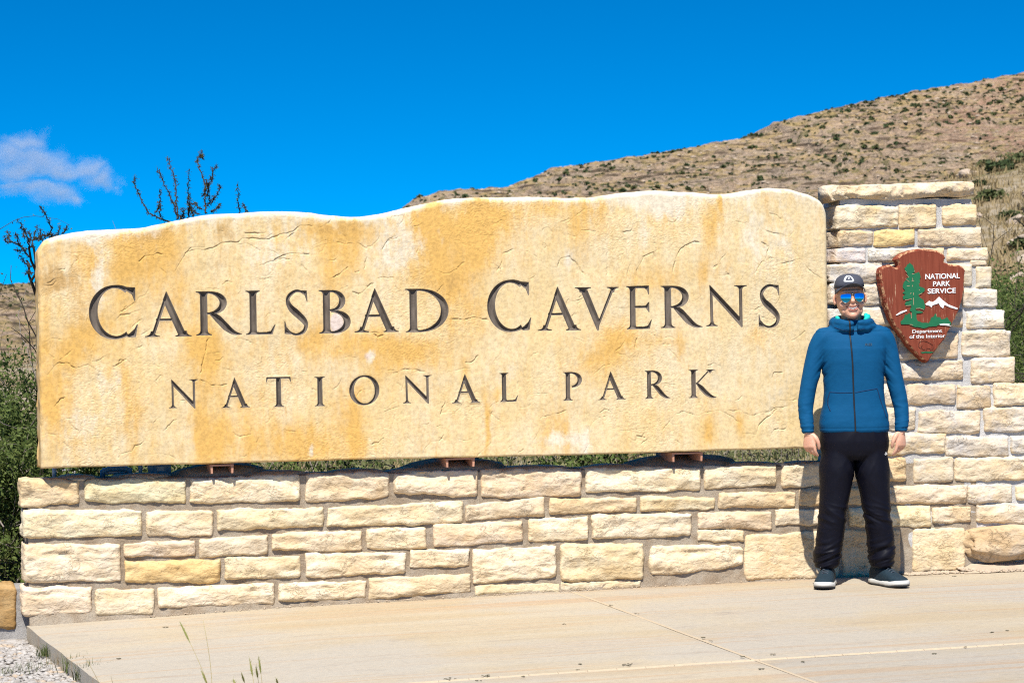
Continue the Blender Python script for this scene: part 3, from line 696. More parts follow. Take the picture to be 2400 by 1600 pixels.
pnk = blobs([(789, 757, 16, 24, 1.2), (860, 834, 14, 14, .5)], .005)
wht = wht + 1.0 * np.exp(-(e_t + .03 * fbm(GX * 7, GZ * 2, 51, 4)) / .05) * (1 - .4 * sstep(.2, .6, ora))
trend = np.clip((GX - XL) / (XR - XL), 0, 1)
ora = ora * 1.0 + 0.26 * (1 - trend) + 0.01
Ms = Mat('sandstone_slab', 0.9, 0.12)
ao, ab, aw, ap, asd = Ms.attr('orange'), Ms.attr('brown'), Ms.attr('pale'), Ms.attr('pink'), Ms.attr('cut')
n1 = Ms.noise(3.2, 7, 0.66, Ms.vec((1.3, 1, .55))); n2 = Ms.noise(11, 6, 0.65, Ms.vec((1.6, 1, .7), (4, 7, 2))); n3 = Ms.noise(48, 5, 0.7)
c = Ms.mix(Ms.ramp(n1, .35, .66), (0.635, 0.48, 0.25), (0.65, 0.54, 0.355))
n4 = Ms.noise(5.5, 8, .72, Ms.vec((2.6, 1, .42), (1, 3, 9))); n5 = Ms.noise(26, 6, .72, Ms.vec((1, 1, .8), (8, 3, 1)))
nz = Ms.math('ADD', Ms.math('MULTIPLY', Ms.math('SUBTRACT', n2, .5), 1.6), Ms.math('MULTIPLY', Ms.math('SUBTRACT', n1, .5), 0.9))
nz = Ms.math('ADD', nz, Ms.math('MULTIPLY', Ms.math('SUBTRACT', n4, .5), 1.5)); nz = Ms.math('ADD', nz, Ms.math('MULTIPLY', Ms.math('SUBTRACT', n5, .5), 0.8))
of = Ms.ramp(Ms.math('ADD', ao, Ms.math('MULTIPLY', nz, .75)), -.15, 1.15)
c = Ms.mix(Ms.math('MULTIPLY', of, .9), c, (0.60, 0.345, 0.085))
c = Ms.mix(Ms.math('MULTIPLY', Ms.ramp(Ms.math('ADD', ab, Ms.math('MULTIPLY', nz, .8)), .25, 1.0), .8), c, (0.41, 0.245, 0.085))
c = Ms.mix(Ms.math('MULTIPLY', Ms.ramp(Ms.math('ADD', aw, Ms.math('MULTIPLY', nz, -.8)), .25, 1.0), .85), c, (0.65, 0.58, 0.46))
c = Ms.mix(Ms.ramp(ap, .25, .6, 0, .85), c, (0.60, 0.50, 0.46))
rust = Ms.ramp(Ms.noise(9, 5, .6, Ms.vec((3.2, 1, .35), (2, 2, 2))), .63, .76, 0, .45)
c = Ms.mix(rust, c, (0.58, 0.30, 0.07))
c = Ms.mix(Ms.ramp(n3, .28, .72, .74, 1.10), (0.06, 0.04, 0.02), c)
c = Ms.mix(Ms.ramp(Ms.noise(130, 2), .25, .36, .6, 1), (0.2, 0.12, 0.04), c)
inp = Ms.mix(Ms.ramp(Ms.noise(22, 5, .7, Ms.vec((1, 1, .25))), .3, .7), (0.075, 0.060, 0.048), (0.16, 0.132, 0.107))
edge = Ms.ramp(asd, -0.0006, 0.0006)
c = Ms.mix(edge, c, inp)
Ms.col(c); Ms.bump(Ms.math('ADD', Ms.noise(30, 5, .55), Ms.math('MULTIPLY', Ms.noise(150, 3), .3)), .0008, .5)
vv = np.stack([GX, GY, GZ], -1).reshape(-1, 3)
i = (np.arange(NZ - 1)[:, None] * NX + np.arange(NX - 1)[None])
quads = np.stack([i, i + 1, i + NX + 1, i + NX], -1)
lf = np.maximum.reduce([np.where(SD > 0, LI, 0)[:-1, :-1], np.where(SD > 0, LI, 0)[1:, :-1], np.where(SD > 0, LI, 0)[:-1, 1:], np.where(SD > 0, LI, 0)[1:, 1:]])
attrs = {'orange': ora, 'brown': brn, 'pale': wht, 'pink': pnk, 'cut': SD}
def sub(name, fq, extra=None):
    ids, inv = np.unique(fq, return_inverse=True); inv = inv.reshape(fq.shape)
    v = vv[ids]; at_ = {k: a.reshape(-1)[ids] for k, a in attrs.items()}
    if extra is not None:
        ev, ef = extra(ids); inv = np.concatenate([inv, ef]); v = np.concatenate([v, ev])
        at_ = {k: np.concatenate([a, np.full(len(ev), {'cut': -.02, 'pale': .25, 'orange': .55, 'brown': .45, 'pink': 0}[k])]) for k, a in at_.items()}
    me = mesh(name, v, inv.astype(np.int32), True)
    for k, a in at_.items(): fattr(me, k, a)
    return me
YB = YS + .24
def body_extra(ids):
    """sides, top, underside and back of the block"""
    look = {g: k for k, g in enumerate(ids)}
    ring = [(0, j) for j in range(0, NX, 6)] + [(0, NX - 1)] + [(r, NX - 1) for r in range(6, NZ - 1, 6)] + [(NZ - 1, j) for j in range(NX - 1, 0, -6)] + [(NZ - 1, 0)] + [(r, 0) for r in range(NZ - 7, 0, -6)]
    ev = []; ef = []; n0 = len(ids); m = len(ring)
    steps = 6
    for s in range(steps + 1):
        f_ = s / steps
        for (r, j) in ring:
            p = vv[r * NX + j]; y = p[1] + (YB - p[1]) * f_
            w_ = 0.012 * pnoise(p[0] * 9, y * 16, p[2] * 9) * (f_ > 0) * (1 if j in (0, NX - 1) else .4)
            nx_ = -1 if j == 0 else (1 if j == NX - 1 else 0); nz_ = -.3 if r == 0 else (.5 if r == NZ - 1 else 0)
            ev.append((p[0] + nx_ * (w_ + .004 * (f_ > 0)), y, p[2] + nz_ * w_))
    for s in range(steps):
        for q in range(m):
            a, b = n0 + s * m + q, n0 + s * m + (q + 1) % m
            ef.append((b, a, a + m, b + m))
    for (r, j) in ring:                                               # closed at the back
        p = vv[r * NX + j]; ev.append((p[0], YB, .5 * (zb[j] + zt[j])))
    for q in range(m):
        a, b = n0 + steps * m + q, n0 + steps * m + (q + 1) % m; ef.append((b, a, a + m, b + m))
    ev = np.array(ev)
    ef = np.array(ef)
    return ev, ef
_body = quads[lf == 0]
slab_me = sub('sign_slab', _body, body_extra)
slab_me.validate()
slab = obj('sign_slab', slab_me, Ms.m)
tag(slab, 'long cream and orange sandstone slab with carved dark lettering above the stone wall', 'sign')
for k, L in enumerate(letters, 1):
    obj('carved_letter', sub('carved_letter', quads[lf == k]), Ms.m, slab)
# ------------------------------------------------------------------ masonry: rock-faced stones in mortar
YW = 12.325                                                    # face of the mortar
def stone_mesh(q, seed, bulge=.030, rough=1.0, back=.10, leftside=False, smoothface=False, corner=9.0):
    """q: corners tl, tr, br, bl as (X, Z). Rock-faced block, origin at its centre on the mortar plane."""
    tl, tr, br, bl = [np.array(p) for p in q]
    w = (np.linalg.norm(tr - tl) + np.linalg.norm(br - bl)) / 2; h = (np.linalg.norm(tl - bl) + np.linalg.norm(tr - br)) / 2
    nu = int(np.clip(w / .0100, 6, 56)); nv = int(np.clip(h / .0095, 5, 26))
    s = np.linspace(-1, 1, nu + 1); t_ = np.linspace(-1, 1, nv + 1)
    s = np.sign(s) * np.abs(s) ** .85; t_ = np.sign(t_) * np.abs(t_) ** .85
    S, T = np.meshgrid(s, t_)
    m = np.maximum(np.abs(S), np.abs(T)); asp = w / max(h, .01)
    kk = (np.abs(S) ** (corner * max(asp, 1)) + np.abs(T) ** (corner * max(1 / asp, 1))) ** (1 / corner)
    nrm = (np.abs(S) ** (corner * 1.6) + np.abs(T) ** (corner * 1.6)) ** (1 / (corner * 1.6)) + 1e-9
    k_ = np.where(m > 0, m / nrm, 1); S2, T2 = S * (1 - (1 - k_) * min(1, h / w * 1.2)), T * (1 - (1 - k_) * min(1, w / h * .9))
    a = (S2 + 1)[..., None] / 2; b = (T2 + 1)[..., None] / 2
    P = (bl * (1 - a) + br * a) * (1 - b) + (tl * (1 - a) + tr * a) * b
    X, Z = P[..., 0], P[..., 1]
    edge = np.maximum(np.abs(S), np.abs(T))
    wob = sstep(.55, 1, edge)
    X2 = X + wob * (.007 * fbm(X * 11, Z * 11, seed, 3) + .003 * pnoise(X * 45, Z * 45, seed))
    Z2 = Z + wob * (.010 * fbm(X * 9, Z * 9, seed + 5, 3) + .004 * pnoise(X * 40, Z * 40, seed + 5))
    de = np.minimum((1 - np.abs(S)) * w / 2, (1 - np.abs(T)) * h / 2)
    low = 1 + .35 * (T < 0) * (1 - np.abs(T))
    prof = .005 + bulge * .46 * low * (1 - np.exp(-de / (.0055 if not smoothface else .005)))
    if smoothface:
        prof = prof + .006 * fbm(X * 5, Z * 7, seed, 4)
    else:
        pit = np.maximum(ridged(X * 6 + .3 * pnoise(X * 9, Z * 9, seed), Z * 13, seed * 1.3, 4), -.6)
        lay = fbm(X * 4.0, Z * 10, seed * 2.1, 4, .6) * 3.2; fl_ = np.floor(lay); lay = fl_ + sstep(.0, .3, lay - fl_)
        prof = prof + rough * .72 * wob_in(de) * (.0060 * fbm(X * 9, Z * 12, seed, 4, .55) + .0050 * pit + .0058 * lay)
        rs = np.random.default_rng(int(seed * 1000) + 5); nb_ = .24 * pnoise(X * 22, Z * 22, seed + 2) + .12 * pnoise(X * 60, Z * 60, seed)
        lo_, hi_ = Z.min(), Z.max()
        for _ in range(int(2 + w / .11)):                                     # scoops struck off with the chisel, mostly along the edges
            cx_ = rs.uniform(X.min(), X.max()); e_ = rs.uniform(); cz_ = lo_ + rs.uniform(-.004, .02) if e_ < .55 else (hi_ + rs.uniform(-.012, .004) if e_ < .72 else rs.uniform(lo_, hi_))
            dd = np.sqrt(((X - cx_ + .5 * (Z - cz_)) / rs.uniform(.03, .11)) ** 2 + ((Z - cz_) / rs.uniform(.016, .042)) ** 2) + nb_
            prof = np.minimum(prof, .0165 + (dd - 1) * rs.uniform(.006, .013))
    Y = -np.maximum(prof, .003)
    c0 = (tl + tr + br + bl) / 4
    v = [np.stack([X2 - c0[0], Y, Z2 - c0[1]], -1).reshape(-1, 3)]
    i = (np.arange(nv)[:, None] * (nu + 1) + np.arange(nu)[None]).reshape(-1)
    f = [np.stack([i, i + 1, i + nu + 2, i + nu + 1], 1)]
    ring = [j for j in range(nu + 1)] + [r * (nu + 1) + nu for r in range(1, nv + 1)] + [nv * (nu + 1) + j for j in range(nu - 1, -1, -1)] + [r * (nu + 1) for r in range(nv - 1, 0, -1)]
    ring = np.array(ring); n0 = len(v[0]); mr = len(ring); prev = ring; base = v[0][ring]
    steps = 5 if leftside else 1
    for st in range(1, steps + 1):
        q2 = base.copy(); q2[:, 1] = base[:, 1] + (back - base[:, 1]) * st / steps
        if leftside:
            left = base[:, 0] < base[:, 0].min() + .03
            q2[:, 0] -= left * (.004 * sstep(0, .35, st / steps) + .012 * fbm(q2[:, 1] * 14, q2[:, 2] * 14, seed + 3, 3))
        v.append(q2); cur = n0 + np.arange(mr); n0 += mr
        f.append(np.stack([np.roll(prev, -1), prev, cur, np.roll(cur, -1)], 1)); prev = cur
    return mesh('stone', np.concatenate(v), np.concatenate(f), True), (c0[0], c0[1])
def wob_in(de): return sstep(0, .02, de) * .8 + .2
def quadpx(x0, x1, tl, tr, bl, br, Y):
    return [at(x, y, Y)[0::2] for x, y in ((x0, tl), (x1, tr), (x1, br), (x0, bl))]
def lay(parent, rows, m, seed0, **kw):
    for n, r in enumerate(rows):
        x0, x1, tl, tr, bl, br = r[:6]; opt = dict(kw); 
        if len(r) > 6: opt.update(r[6])
        tint = opt.pop('tint', None); label = opt.pop('label', None)
        me, (cx, cz) = stone_mesh(quadpx(x0 - 1.5, x1 + 1.5, tl - 1.5, tr - 1.5, bl + 2, br + 2, YW - .012), seed0 + n * 1.37, **opt)
        o = obj('stone', me, m, parent, (cx, YW, cz))
        g = rng.normal() * .055
        if tint is None and rng.uniform() < .2: tint = (.93, .87, .80)
        tv = tint or (1 + g, 1 + g * 1.15 + rng.normal() * .015, 1 + g * 1.4 + rng.normal() * .025)
        o.color = (*tv, 1)
        if label: o['label'] = label
OCH = (.98, .86, .62); PALE = (1.06, 1.07, 1.10)
L_ = dict(leftside=True, back=.20)
base_rows = [
 (50, 184, 1123, 1125, 1187, 1178, dict(tint=(.95, .88, .78), **L_)), (199, 434, 1126, 1123, 1174, 1177), (447, 701, 1121, 1114, 1179, 1172), (719, 911, 1112, 1107, 1175, 1163), (925, 1118, 1107, 1102, 1155, 1161),
 (1130, 1362, 1101, 1098, 1164, 1160), (1374, 1641, 1098, 1096, 1152, 1146), (1653, 1819, 1094, 1088, 1145, 1134), (1834, 1932, 1088, 1086, 1142, 1134), (1946, 2124, 1076, 1073, 1128, 1124),
 (55, 331, 1196, 1196, 1259, 1254, L_), (345, 498, 1199, 1197, 1253, 1255), (511, 757, 1194, 1189, 1242, 1232), (769, 1084, 1191, 1175, 1232, 1225), (1092, 1275, 1186, 1165, 1217, 1207), (1290, 1491, 1170, 1165, 1204, 1195),
 (1503, 1674, 1163, 1166, 1196, 1190), (1687, 1864, 1154, 1154, 1188, 1186), (1876, 2030, 1146, 1144, 1184, 1180), (2044, 2266, 1142, 1136, 1177, 1178, dict(bulge=.02)),
 (57, 281, 1274, 1274, 1362, 1360, L_), (292, 456, 1273, 1266, 1303, 1302), (469, 628, 1263, 1253, 1305, 1295), (640, 848, 1250, 1245, 1289, 1288), (861, 998, 1240, 1236, 1284, 1282), (1018, 1224, 1230, 1222, 1278, 1266),
 (1241, 1378, 1218, 1212, 1269, 1262), (1389, 1620, 1206, 1203, 1263, 1251), (1639, 1808, 1203, 1199, 1237, 1238, dict(bulge=.02)), (1820, 1978, 1195, 1192, 1228, 1228), (1992, 2181, 1188, 1186, 1232, 1231), (2188, 2275, 1190, 1187, 1224, 1222),
 (294, 516, 1314, 1312, 1362, 1364, dict(tint=OCH, label='ochre stained stone')), (530, 704, 1307, 1304, 1355, 1353), (719, 950, 1299, 1294, 1352, 1339, dict(tint=PALE)), (963, 1100, 1291, 1288, 1328, 1325, dict(tint=PALE)), (1110, 1303, 1288, 1280, 1365, 1351, dict(tint=PALE)),
 (1316, 1508, 1276, 1274, 1360, 1354), (1525, 1742, 1277, 1278, 1349, 1326, dict(tint=PALE, corner=3.0)), (1638, 1744, 1242, 1243, 1265, 1267, dict(bulge=.02)),
 (1749, 1966, 1254, 1244, 1357, 1352, dict(smoothface=True, bulge=.02, tint=(1.0, .97, .92))), (1978, 2109, 1243, 1240, 1352, 1345, dict(smoothface=True, bulge=.02)), (2142, 2262, 1242, 1236, 1341, 1333, dict(smoothface=True, bulge=.02, tint=(1.0, .98, .93))),
 (55, 213, 1377, 1375, 1443, 1433, L_), (225, 361, 1379, 1382, 1439, 1441, dict(smoothface=True)), (372, 641, 1379, 1366, 1422, 1414), (655, 858, 1368, 1361, 1410, 1398, dict(tint=PALE)), (866, 1102, 1355, 1346, 1404, 1384),
 (1116, 1310, 1374, 1366, 1392, 1384, dict(bulge=.006)), (1318, 1500, 1366, 1362, 1383, 1375, dict(bulge=.006)),
]
wall = MB()
xs_ = [at(x, y, YW)[0] for x, y in ((58, 1300), (1000, 1300), (1900, 1300), (2290, 1300))]
zt_ = [at(x, y, YW)[2] for x, y in ((58, 1128), (1000, 1108), (1900, 1092), (2290, 1080))]
n = 90; X = np.linspace(xs_[0] + .02, xs_[-1], n); Zt = np.interp(X, xs_, zt_)
nr = 26
V = []; 
for r in range(nr + 1):
    z = -.35 + (Zt + .35) * r / nr
    V.append(np.stack([X, YW + .004 * fbm(X * 7, z * 7, 2, 3) + .002 * pnoise(X * 50, z * 50, 1) - .02 * sstep(.06, -.1, z), z], 1))
V.append(np.stack([X, np.full(n, YW + .03), Zt + .006], 1)); V.append(np.stack([X, np.full(n, YW + .46), Zt - .005], 1)); V.append(np.stack([X, np.full(n, YW + .46), np.full(n, -.5)], 1))
V = np.concatenate(V); R_ = nr + 4
f = [(r * n + j, r * n + j + 1, (r + 1) * n + j + 1, (r + 1) * n + j) for r in range(R_ - 1) for j in range(n - 1)]
f += [tuple(r * n for r in range(R_)), tuple(r * n + n - 1 for r in range(R_ - 1, -1, -1))]
base = obj('base_wall', mesh('base_wall', V, f, False), M_MORT)
tag(base, 'low wall of rough cream limestone blocks in tan mortar under the carved slab', 'wall')
lay(base, base_rows, M_STONE, 1.0)
# flat rubble on top of the wall, seen under the slab
for px, w_, y in ((180, .22, 1120), (330, .34, 1117), (640, .40, 1108), (830, .34, 1104), (960, .3, 1101), (1240, .5, 1094), (1420, .4, 1091), (1740, .44, 1083), (1880, .3, 1081)):
    x, _, z = at(px, y, YW + .2)
    v, f = lump(14, 7, .25, px * .01, 1.0); m_ = MB().add(v * np.array([w_ / 2, .17, .022]), f)
    o = m_.build('stone', M_STONE, base, True, (x, YW + .16, float(np.interp(x, xs_, zt_)) + .004)); o.color = (.8, .8, .85, 1)
# mortar humps that carry the slab's brackets
for px, w_ in ((525, .56), (1078, .66), (1615, .78)):
    x = at(px, 1090, YW)[0]; z = float(np.interp(x, xs_, zt_))
    v, f = lump(26, 12, .16, px * .02, 1.0); m_ = MB().add(v * np.array([w_ / 2, .20, .075]), f)
    m_.build('mortar_hump', M_MORT, base, True, (x, YW + .22, z))
# rust-brown channels under the slab
M_RUST = plain('rusty_steel', (0.42, 0.215, 0.14), .75, 0, .3, .3, 30)
for n, (x0, x1, y0, y1) in enumerate(((494, 549, 1087, 1108), (1047, 1115, 1072, 1093), (1578, 1650, 1059, 1080))):
    a = at(x0, y0, YS + .0); b = at(x1, y0, YS + .0); c0 = at(x0, y1, YS)
    w_ = b[0] - a[0]; h = a[2] - c0[2]; t_ = .010
    m_ = MB(); zt0 = a[2] - .003; fl = .018
    sect = [(0, 0), (w_, 0), (w_ - fl * .2, -h), (w_ - fl * .2 - t_, -h), (w_ - t_ * 1.4, -t_), (t_ * 1.4, -t_), (fl * .2 + t_, -h), (fl * .2, -h)]
    m_.prism(sect, 0, .30)
    o = m_.build('support_bracket', M_RUST, None, False, (a[0], YS + .022, zt0 + (.5 * (b[2] - a[2]))))
    tag(o, ['rust brown steel channel under the slab near the first carved N of the lower line', 'rust brown steel channel under the middle of the slab, below the carved A and L', 'rust brown steel channel under the slab below the carved R and K, nearest the man'][n], 'bracket', 'brackets that carry the slab')

# ---------------- the tapering pillar at the right
pillar_rows = [
 (1962, 2106, 481, 484, 534, 528, dict(tint=(1.05, 1.05, 1.02), **L_)), (2110, 2194, 480, 480, 534, 531, dict(tint=(1.0, .95, .82))), (2212, 2289, 482, 482, 526, 524, dict(tint=(1.0, .92, .78))),
 (1966, 2045, 542, 542, 576, 573, L_), (2051, 2143, 540, 539, 577, 572, dict(tint=(1.0, .86, .52), label='yellow ochre stone')), (2155, 2300, 537, 534, 575, 574),
 (1960, 2029, 584, 583, 614, 612, L_), (2038, 2212, 583, 581, 612, 614), (2223, 2315, 585, 582, 607, 609), (2278, 2312, 611, 611, 622, 622, dict(bulge=.012)),
 (1945, 2066, 620, 617, 660, 658, dict(tint=(.92, .93, .97), **L_)), (2080, 2278, 618, 619, 667, 667), (2290, 2324, 628, 627, 672, 672),
 (1948, 2078, 666, 665, 710, 712, dict(tint=(1.0, 1.0, 1.02), **L_)), (2092, 2244, 676, 676, 716, 718), (2257, 2337, 678, 676, 717, 718),
 (1946, 2110, 724, 722, 762, 764, dict(tint=(.95, .96, 1), **L_)), (2122, 2256, 726, 726, 765, 766), (2268, 2354, 729, 728, 768, 767),
 (1946, 2100, 772, 772, 836, 834, L_), (2110, 2246, 776, 778, 840, 838), (2257, 2368, 776, 774, 834, 832),
 (1946, 2106, 848, 848, 890, 888, L_), (2118, 2257, 849, 847, 890, 888), (2279, 2378, 840, 836, 896, 894),
 (1948, 2118, 902, 902, 948, 947, L_), (2128, 2240, 902, 902, 947, 946), (2246, 2321, 906, 905, 956, 955), (2331, 2412, 900, 898, 950, 948),
 (1948, 2145, 956, 956, 1008, 1006, dict(tint=(1, .98, .95), **L_)), (2156, 2297, 964, 962, 1014, 1012, dict(tint=(.93, .93, .96))), (2309, 2425, 956, 954, 1010, 1007, dict(tint=(.95, .95, .98))),
 (1950, 2216, 1018, 1016, 1069, 1060, L_), (2219, 2363, 1024, 1022, 1068, 1068, dict(tint=(.93, .93, .96))), (2372, 2450, 1023, 1021, 1060, 1058),
 (2144, 2234, 1074, 1072, 1130, 1125, dict(smoothface=True, bulge=.022)), (2241, 2432, 1073, 1071, 1126, 1122, dict(tint=(1.02, .98, .90), label='stone blotched with orange lichen')),
 (2422, 2512, 902, 900, 950, 948), (2436, 2524, 956, 954, 1008, 1006), (2460, 2530, 1020, 1018, 1062, 1060), (2444, 2538, 1073, 1071, 1126, 1124), (2460, 2542, 1136, 1134, 1172, 1170), (2452, 2548, 1182, 1180, 1226, 1224), (2480, 2552, 1240, 1238, 1332, 1330),
 (2271, 2372, 1138, 1135, 1178, 1174), (2383, 2450, 1137, 1134, 1171, 1169), (2290, 2440, 1183, 1180, 1225, 1224),
]
pil = MB()
left_px = [(1954, 470), (1954, 1080), (1954, 1400)]
rp = [(2276, 470), (2282, 490), (2290, 545), (2305, 600), (2314, 640), (2328, 700), (2344, 750), (2358, 800), (2368, 850), (2374, 904), (2520, 907), (2560, 1300), (2560, 1400)]
n = 40; zs = np.linspace(at(2000, 466, YW)[2], -.35, n)
rz = np.array([at(x, y, YW)[2] for x, y in rp]); rx = np.array([at(x, y, YW)[0] for x, y in rp])
xr = np.interp(-zs, -rz, rx); xl0 = at(1974, 800, YW)[0]
V = []; f = []; nc = 60; YP = YW + .002
for z, r in zip(zs, xr):
    X = np.linspace(xl0, r, nc); V.append(np.stack([X, YP + .004 * fbm(X * 8, z * 8, 12, 3), np.full(nc, z)], 1))
V = np.concatenate(V); f = [(i * nc + j, (i + 1) * nc + j, (i + 1) * nc + j + 1, i * nc + j + 1) for i in range(n - 1) for j in range(nc - 1)]
pil.add(V, f)
pil.prism(list(zip([xl0] * 2 + list(xr[::-1]), [zs[0], zs[-1]] + list(zs[::-1]))), YP + .012, YP + .40)
pillar = pil.build('stone_pillar', M_MORT2)
tag(pillar, 'tall tapering pillar of rough pale limestone blocks right of the slab', 'pillar')
lay(pillar, pillar_rows, M_STONE2, 80.0)
# cap stone: one long rough slab that overhangs the pillar
a = at(1956, 470, YW - .03); b = at(2285, 462, YW - .03)
nx_, nz_ = 150, 16
u = np.linspace(0, 1, nx_); capt = [(1956, 433), (2027, 432.5), (2134, 428.7), (2219, 424.4), (2285, 425.5)]; capb = [(1956, 474), (1985, 466), (2006, 461), (2044, 467), (2091, 469), (2165, 464), (2230, 458.5), (2260, 462), (2285, 458)]
cw = [at(x, y, YW - .05) for x, y in capt]; cb = [at(x, y, YW - .05) for x, y in capb]
X = np.linspace(cw[0][0] - .01, cw[-1][0], nx_); zt2 = np.interp(X, [q[0] for q in cw], [q[2] for q in cw]); zb2 = np.interp(X, [q[0] for q in cb], [q[2] for q in cb])
V = []; loop = []
prof = [(.34, -.002, 1.0), (.20, .004, 1.0), (.04, .0, 1.0), (.0, -.002, .99), (-.006, -.004, .92), (-.012, 0, .80), (-.018, 0, .66), (-.020, 0, .52), (-.022, 0, .40), (-.014, 0, .28), (-.004, 0, .18), (.006, 0, .09), (.016, .0, .02), (.09, 0, .0), (.34, .0, .0)]
for j, (dy, dz, k_) in enumerate(prof):
    z = zb2 + (zt2 - zb2) * k_ + dz + .007 * fbm(X * 7, j * .6, 3, 4) * (1 if j > 1 else .5)
    y = YW - .020 + dy * .6 + (.012 * fbm(X * 9, z * 14, 9, 5) - .010 * ridged(X * 8, z * 18, 4, 4) - .006 * np.round(fbm(X * 5, z * 9, 2, 3) * 3) if dy < .035 else 0)
    V.append(np.stack([X + .0 * z, y + 0 * X, z], 1))
mcount = len(prof); V = np.concatenate(V)
f = [(j * nx_ + i, j * nx_ + i + 1, ((j + 1) % mcount) * nx_ + i + 1, ((j + 1) % mcount) * nx_ + i) for j in range(mcount) for i in range(nx_ - 1)]
f += [tuple(j * nx_ for j in range(mcount)), tuple(j * nx_ + nx_ - 1 for j in range(mcount - 1, -1, -1))]
o = MB().add(V, f).build('cap_stone', M_STONE2, pillar, True); o.color = (1.0, .97, .92, 1)
# boulder built into the foot of the pillar
bc = at(2372, 1262, YW - .02)
v, f = lump(60, 36, .16, 3.3, 1.0)
v = v * (1 + .045 * np.round(fbm(v[:, 0] * 2.2, v[:, 1] * 2.2, v[:, 2] * 3, 3) * 4) / 4 + .045 * fbm(v[:, 0] * 4, v[:, 1] * 4, v[:, 2] * 4, 4))[:, None]
v[:, 2] = np.where(v[:, 2] > .45, .45 + (v[:, 2] - .45) * .3, v[:, 2])
m_ = MB().add(v * np.array([.36, .13, .150]), f)
o = m_.build('boulder', M_STONE2, pillar, True, (bc[0], YW + .02, bc[2] - .005)); o.color = (.80, .72, .63, 1)
o['label'] = 'rounded brown boulder under the courses'
# ---------------- low kerb wall at the far left
a = at(-220, 1380, YW + .06); b = at(56, 1380, YW + .06); zl = at(20, 1472, YW + .06)[2]
kw = MB(); kw.prism([(a[0] - .16, -.4), (b[0] + .03, -.4), (b[0] + .03, a[2] - .030), (a[0] - .16, a[2] - .030)], YW + .10, YW + .42)
kerb = kw.build('kerb_wall', mortar('mortar_kerb', (0.27, 0.255, 0.24), (0.34, 0.325, 0.31))); tag(kerb, 'low brown stone kerb with grey mortar left of the base wall', 'wall')
M_BRN = limestone('brown_stone', (0.34, 0.20, 0.075), (0.42, 0.28, 0.13), (0.25, 0.14, 0.05), .6)
for x0, x1 in ((-300, -225), (-216, -120), (-110, 38)):
    me, (cx, cz) = stone_mesh(quadpx(x0, x1, 1374, 1375, 1476, 1476, YW + .08), x0, bulge=.03, smoothface=True, back=.32)
    obj('stone', me, M_BRN, kerb, (cx, YW + .10, cz))
# ------------------------------------------------------------------ pavement, gravel, debris
def pave_z(X): return np.interp(X, [-2, .55, 1.9, 3.4, 5.2, 6.7, 12], [-.075, -.057, -.024, -.0085, 0.0, -.003, -.02])
Mp = Mat('concrete', 0.88, 0.2)
st = Mp.noise(1.6, 6, .62, Mp.vec((.22, 1.7, 1))); st2 = Mp.noise(2.6, 6, .7, Mp.vec((.10, 3.2, 1), (3, 5, 1))); bl = Mp.noise(.55, 5, .6)
c = Mp.mix(Mp.ramp(st, .36, .62), (0.395, 0.34, 0.25), (0.37, 0.30, 0.20))
c = Mp.mix(Mp.math('MULTIPLY', Mp.ramp(bl, .42, .58), .85), c, (0.36, 0.325, 0.27))
c = Mp.mix(Mp.ramp(st2, .50, .68, 0, .6), c, (0.37, 0.245, 0.14))
c = Mp.mix(Mp.ramp(Mp.noise(6, 6, .75, Mp.vec((.35, 1.3, 1))), .54, .72, 0, .6), c, (0.28, 0.235, 0.19))
c = Mp.mix(Mp.ramp(Mp.noise(90, 4, .7, Mp.vec((.35, 1, 1))), .28, .66, .84, 1.07), (0, 0, 0), c)
c = Mp.mix(Mp.ramp(Mp.voro(26), .02, .05, .45, 1.0), (0.12, 0.09, 0.06), c)
c = Mp.mix(1.0, c, Mp.objinfo('Color'), 'MULTIPLY')
Mp.col(c); Mp.bump(Mp.math('ADD', Mp.noise(120, 5, .7, Mp.vec((.3, 1, 1))), Mp.math('MULTIPLY', Mp.noise(14, 4), 1.4)), .004, .55)
pav = empty('pavement', (0, 0, 0)); pav['kind'] = 'structure'
XJ, YJ, GAP = 3.657, 9.345, .009
def xl_edge(y): return .551 + (12.0 - y) * .101 + .007 * pnoise(np.asarray(y) * 7.0, 1.7, 2.2) + .004 * pnoise(np.asarray(y) * 23.0, 1.7, 5.2)
def panel(x0, x1, y0, y1, tint):
    nx_ = 60; ny_ = 16; V = []
    rr = .006
    for lev in ('top',):
        for y in np.linspace(y0, y1, ny_):
            xa = xl_edge(y) if x0 is None else x0
            X = np.linspace(xa, x1, nx_); Z = pave_z(X) + .0025 * fbm(X * .9, y * .9, 3, 3)
            e = np.minimum(np.minimum(X - xa, x1 - X), min(y - y0, y1 - y)); Z = Z - .005 * (e < .004)
            V.append(np.stack([X, np.full(nx_, y), Z], 1))
    V = np.concatenate(V); f = [(i * nx_ + j, i * nx_ + j + 1, (i + 1) * nx_ + j + 1, (i + 1) * nx_ + j) for i in range(ny_ - 1) for j in range(nx_ - 1)]
    ring = [j for j in range(nx_)] + [r * nx_ + nx_ - 1 for r in range(1, ny_)] + [(ny_ - 1) * nx_ + j for j in range(nx_ - 2, -1, -1)] + [r * nx_ for r in range(ny_ - 2, 0, -1)]
    B = V[ring].copy(); B[:, 2] = -.22; n0 = len(V); m = len(ring)
    f += [(ring[(k + 1) % m], ring[k], n0 + k, n0 + (k + 1) % m) for k in range(m)]
    o = MB().add(np.concatenate([V, B]), f).build('paving_slab', Mp.m, pav); o.color = (*tint, 1)
panel(None, XJ - GAP / 2, YJ + GAP / 2, 12.34, (1.03, 1.02, 1.0)); panel(XJ + GAP / 2, 9.5, YJ + GAP / 2, 12.34, (.99, .98, .97))
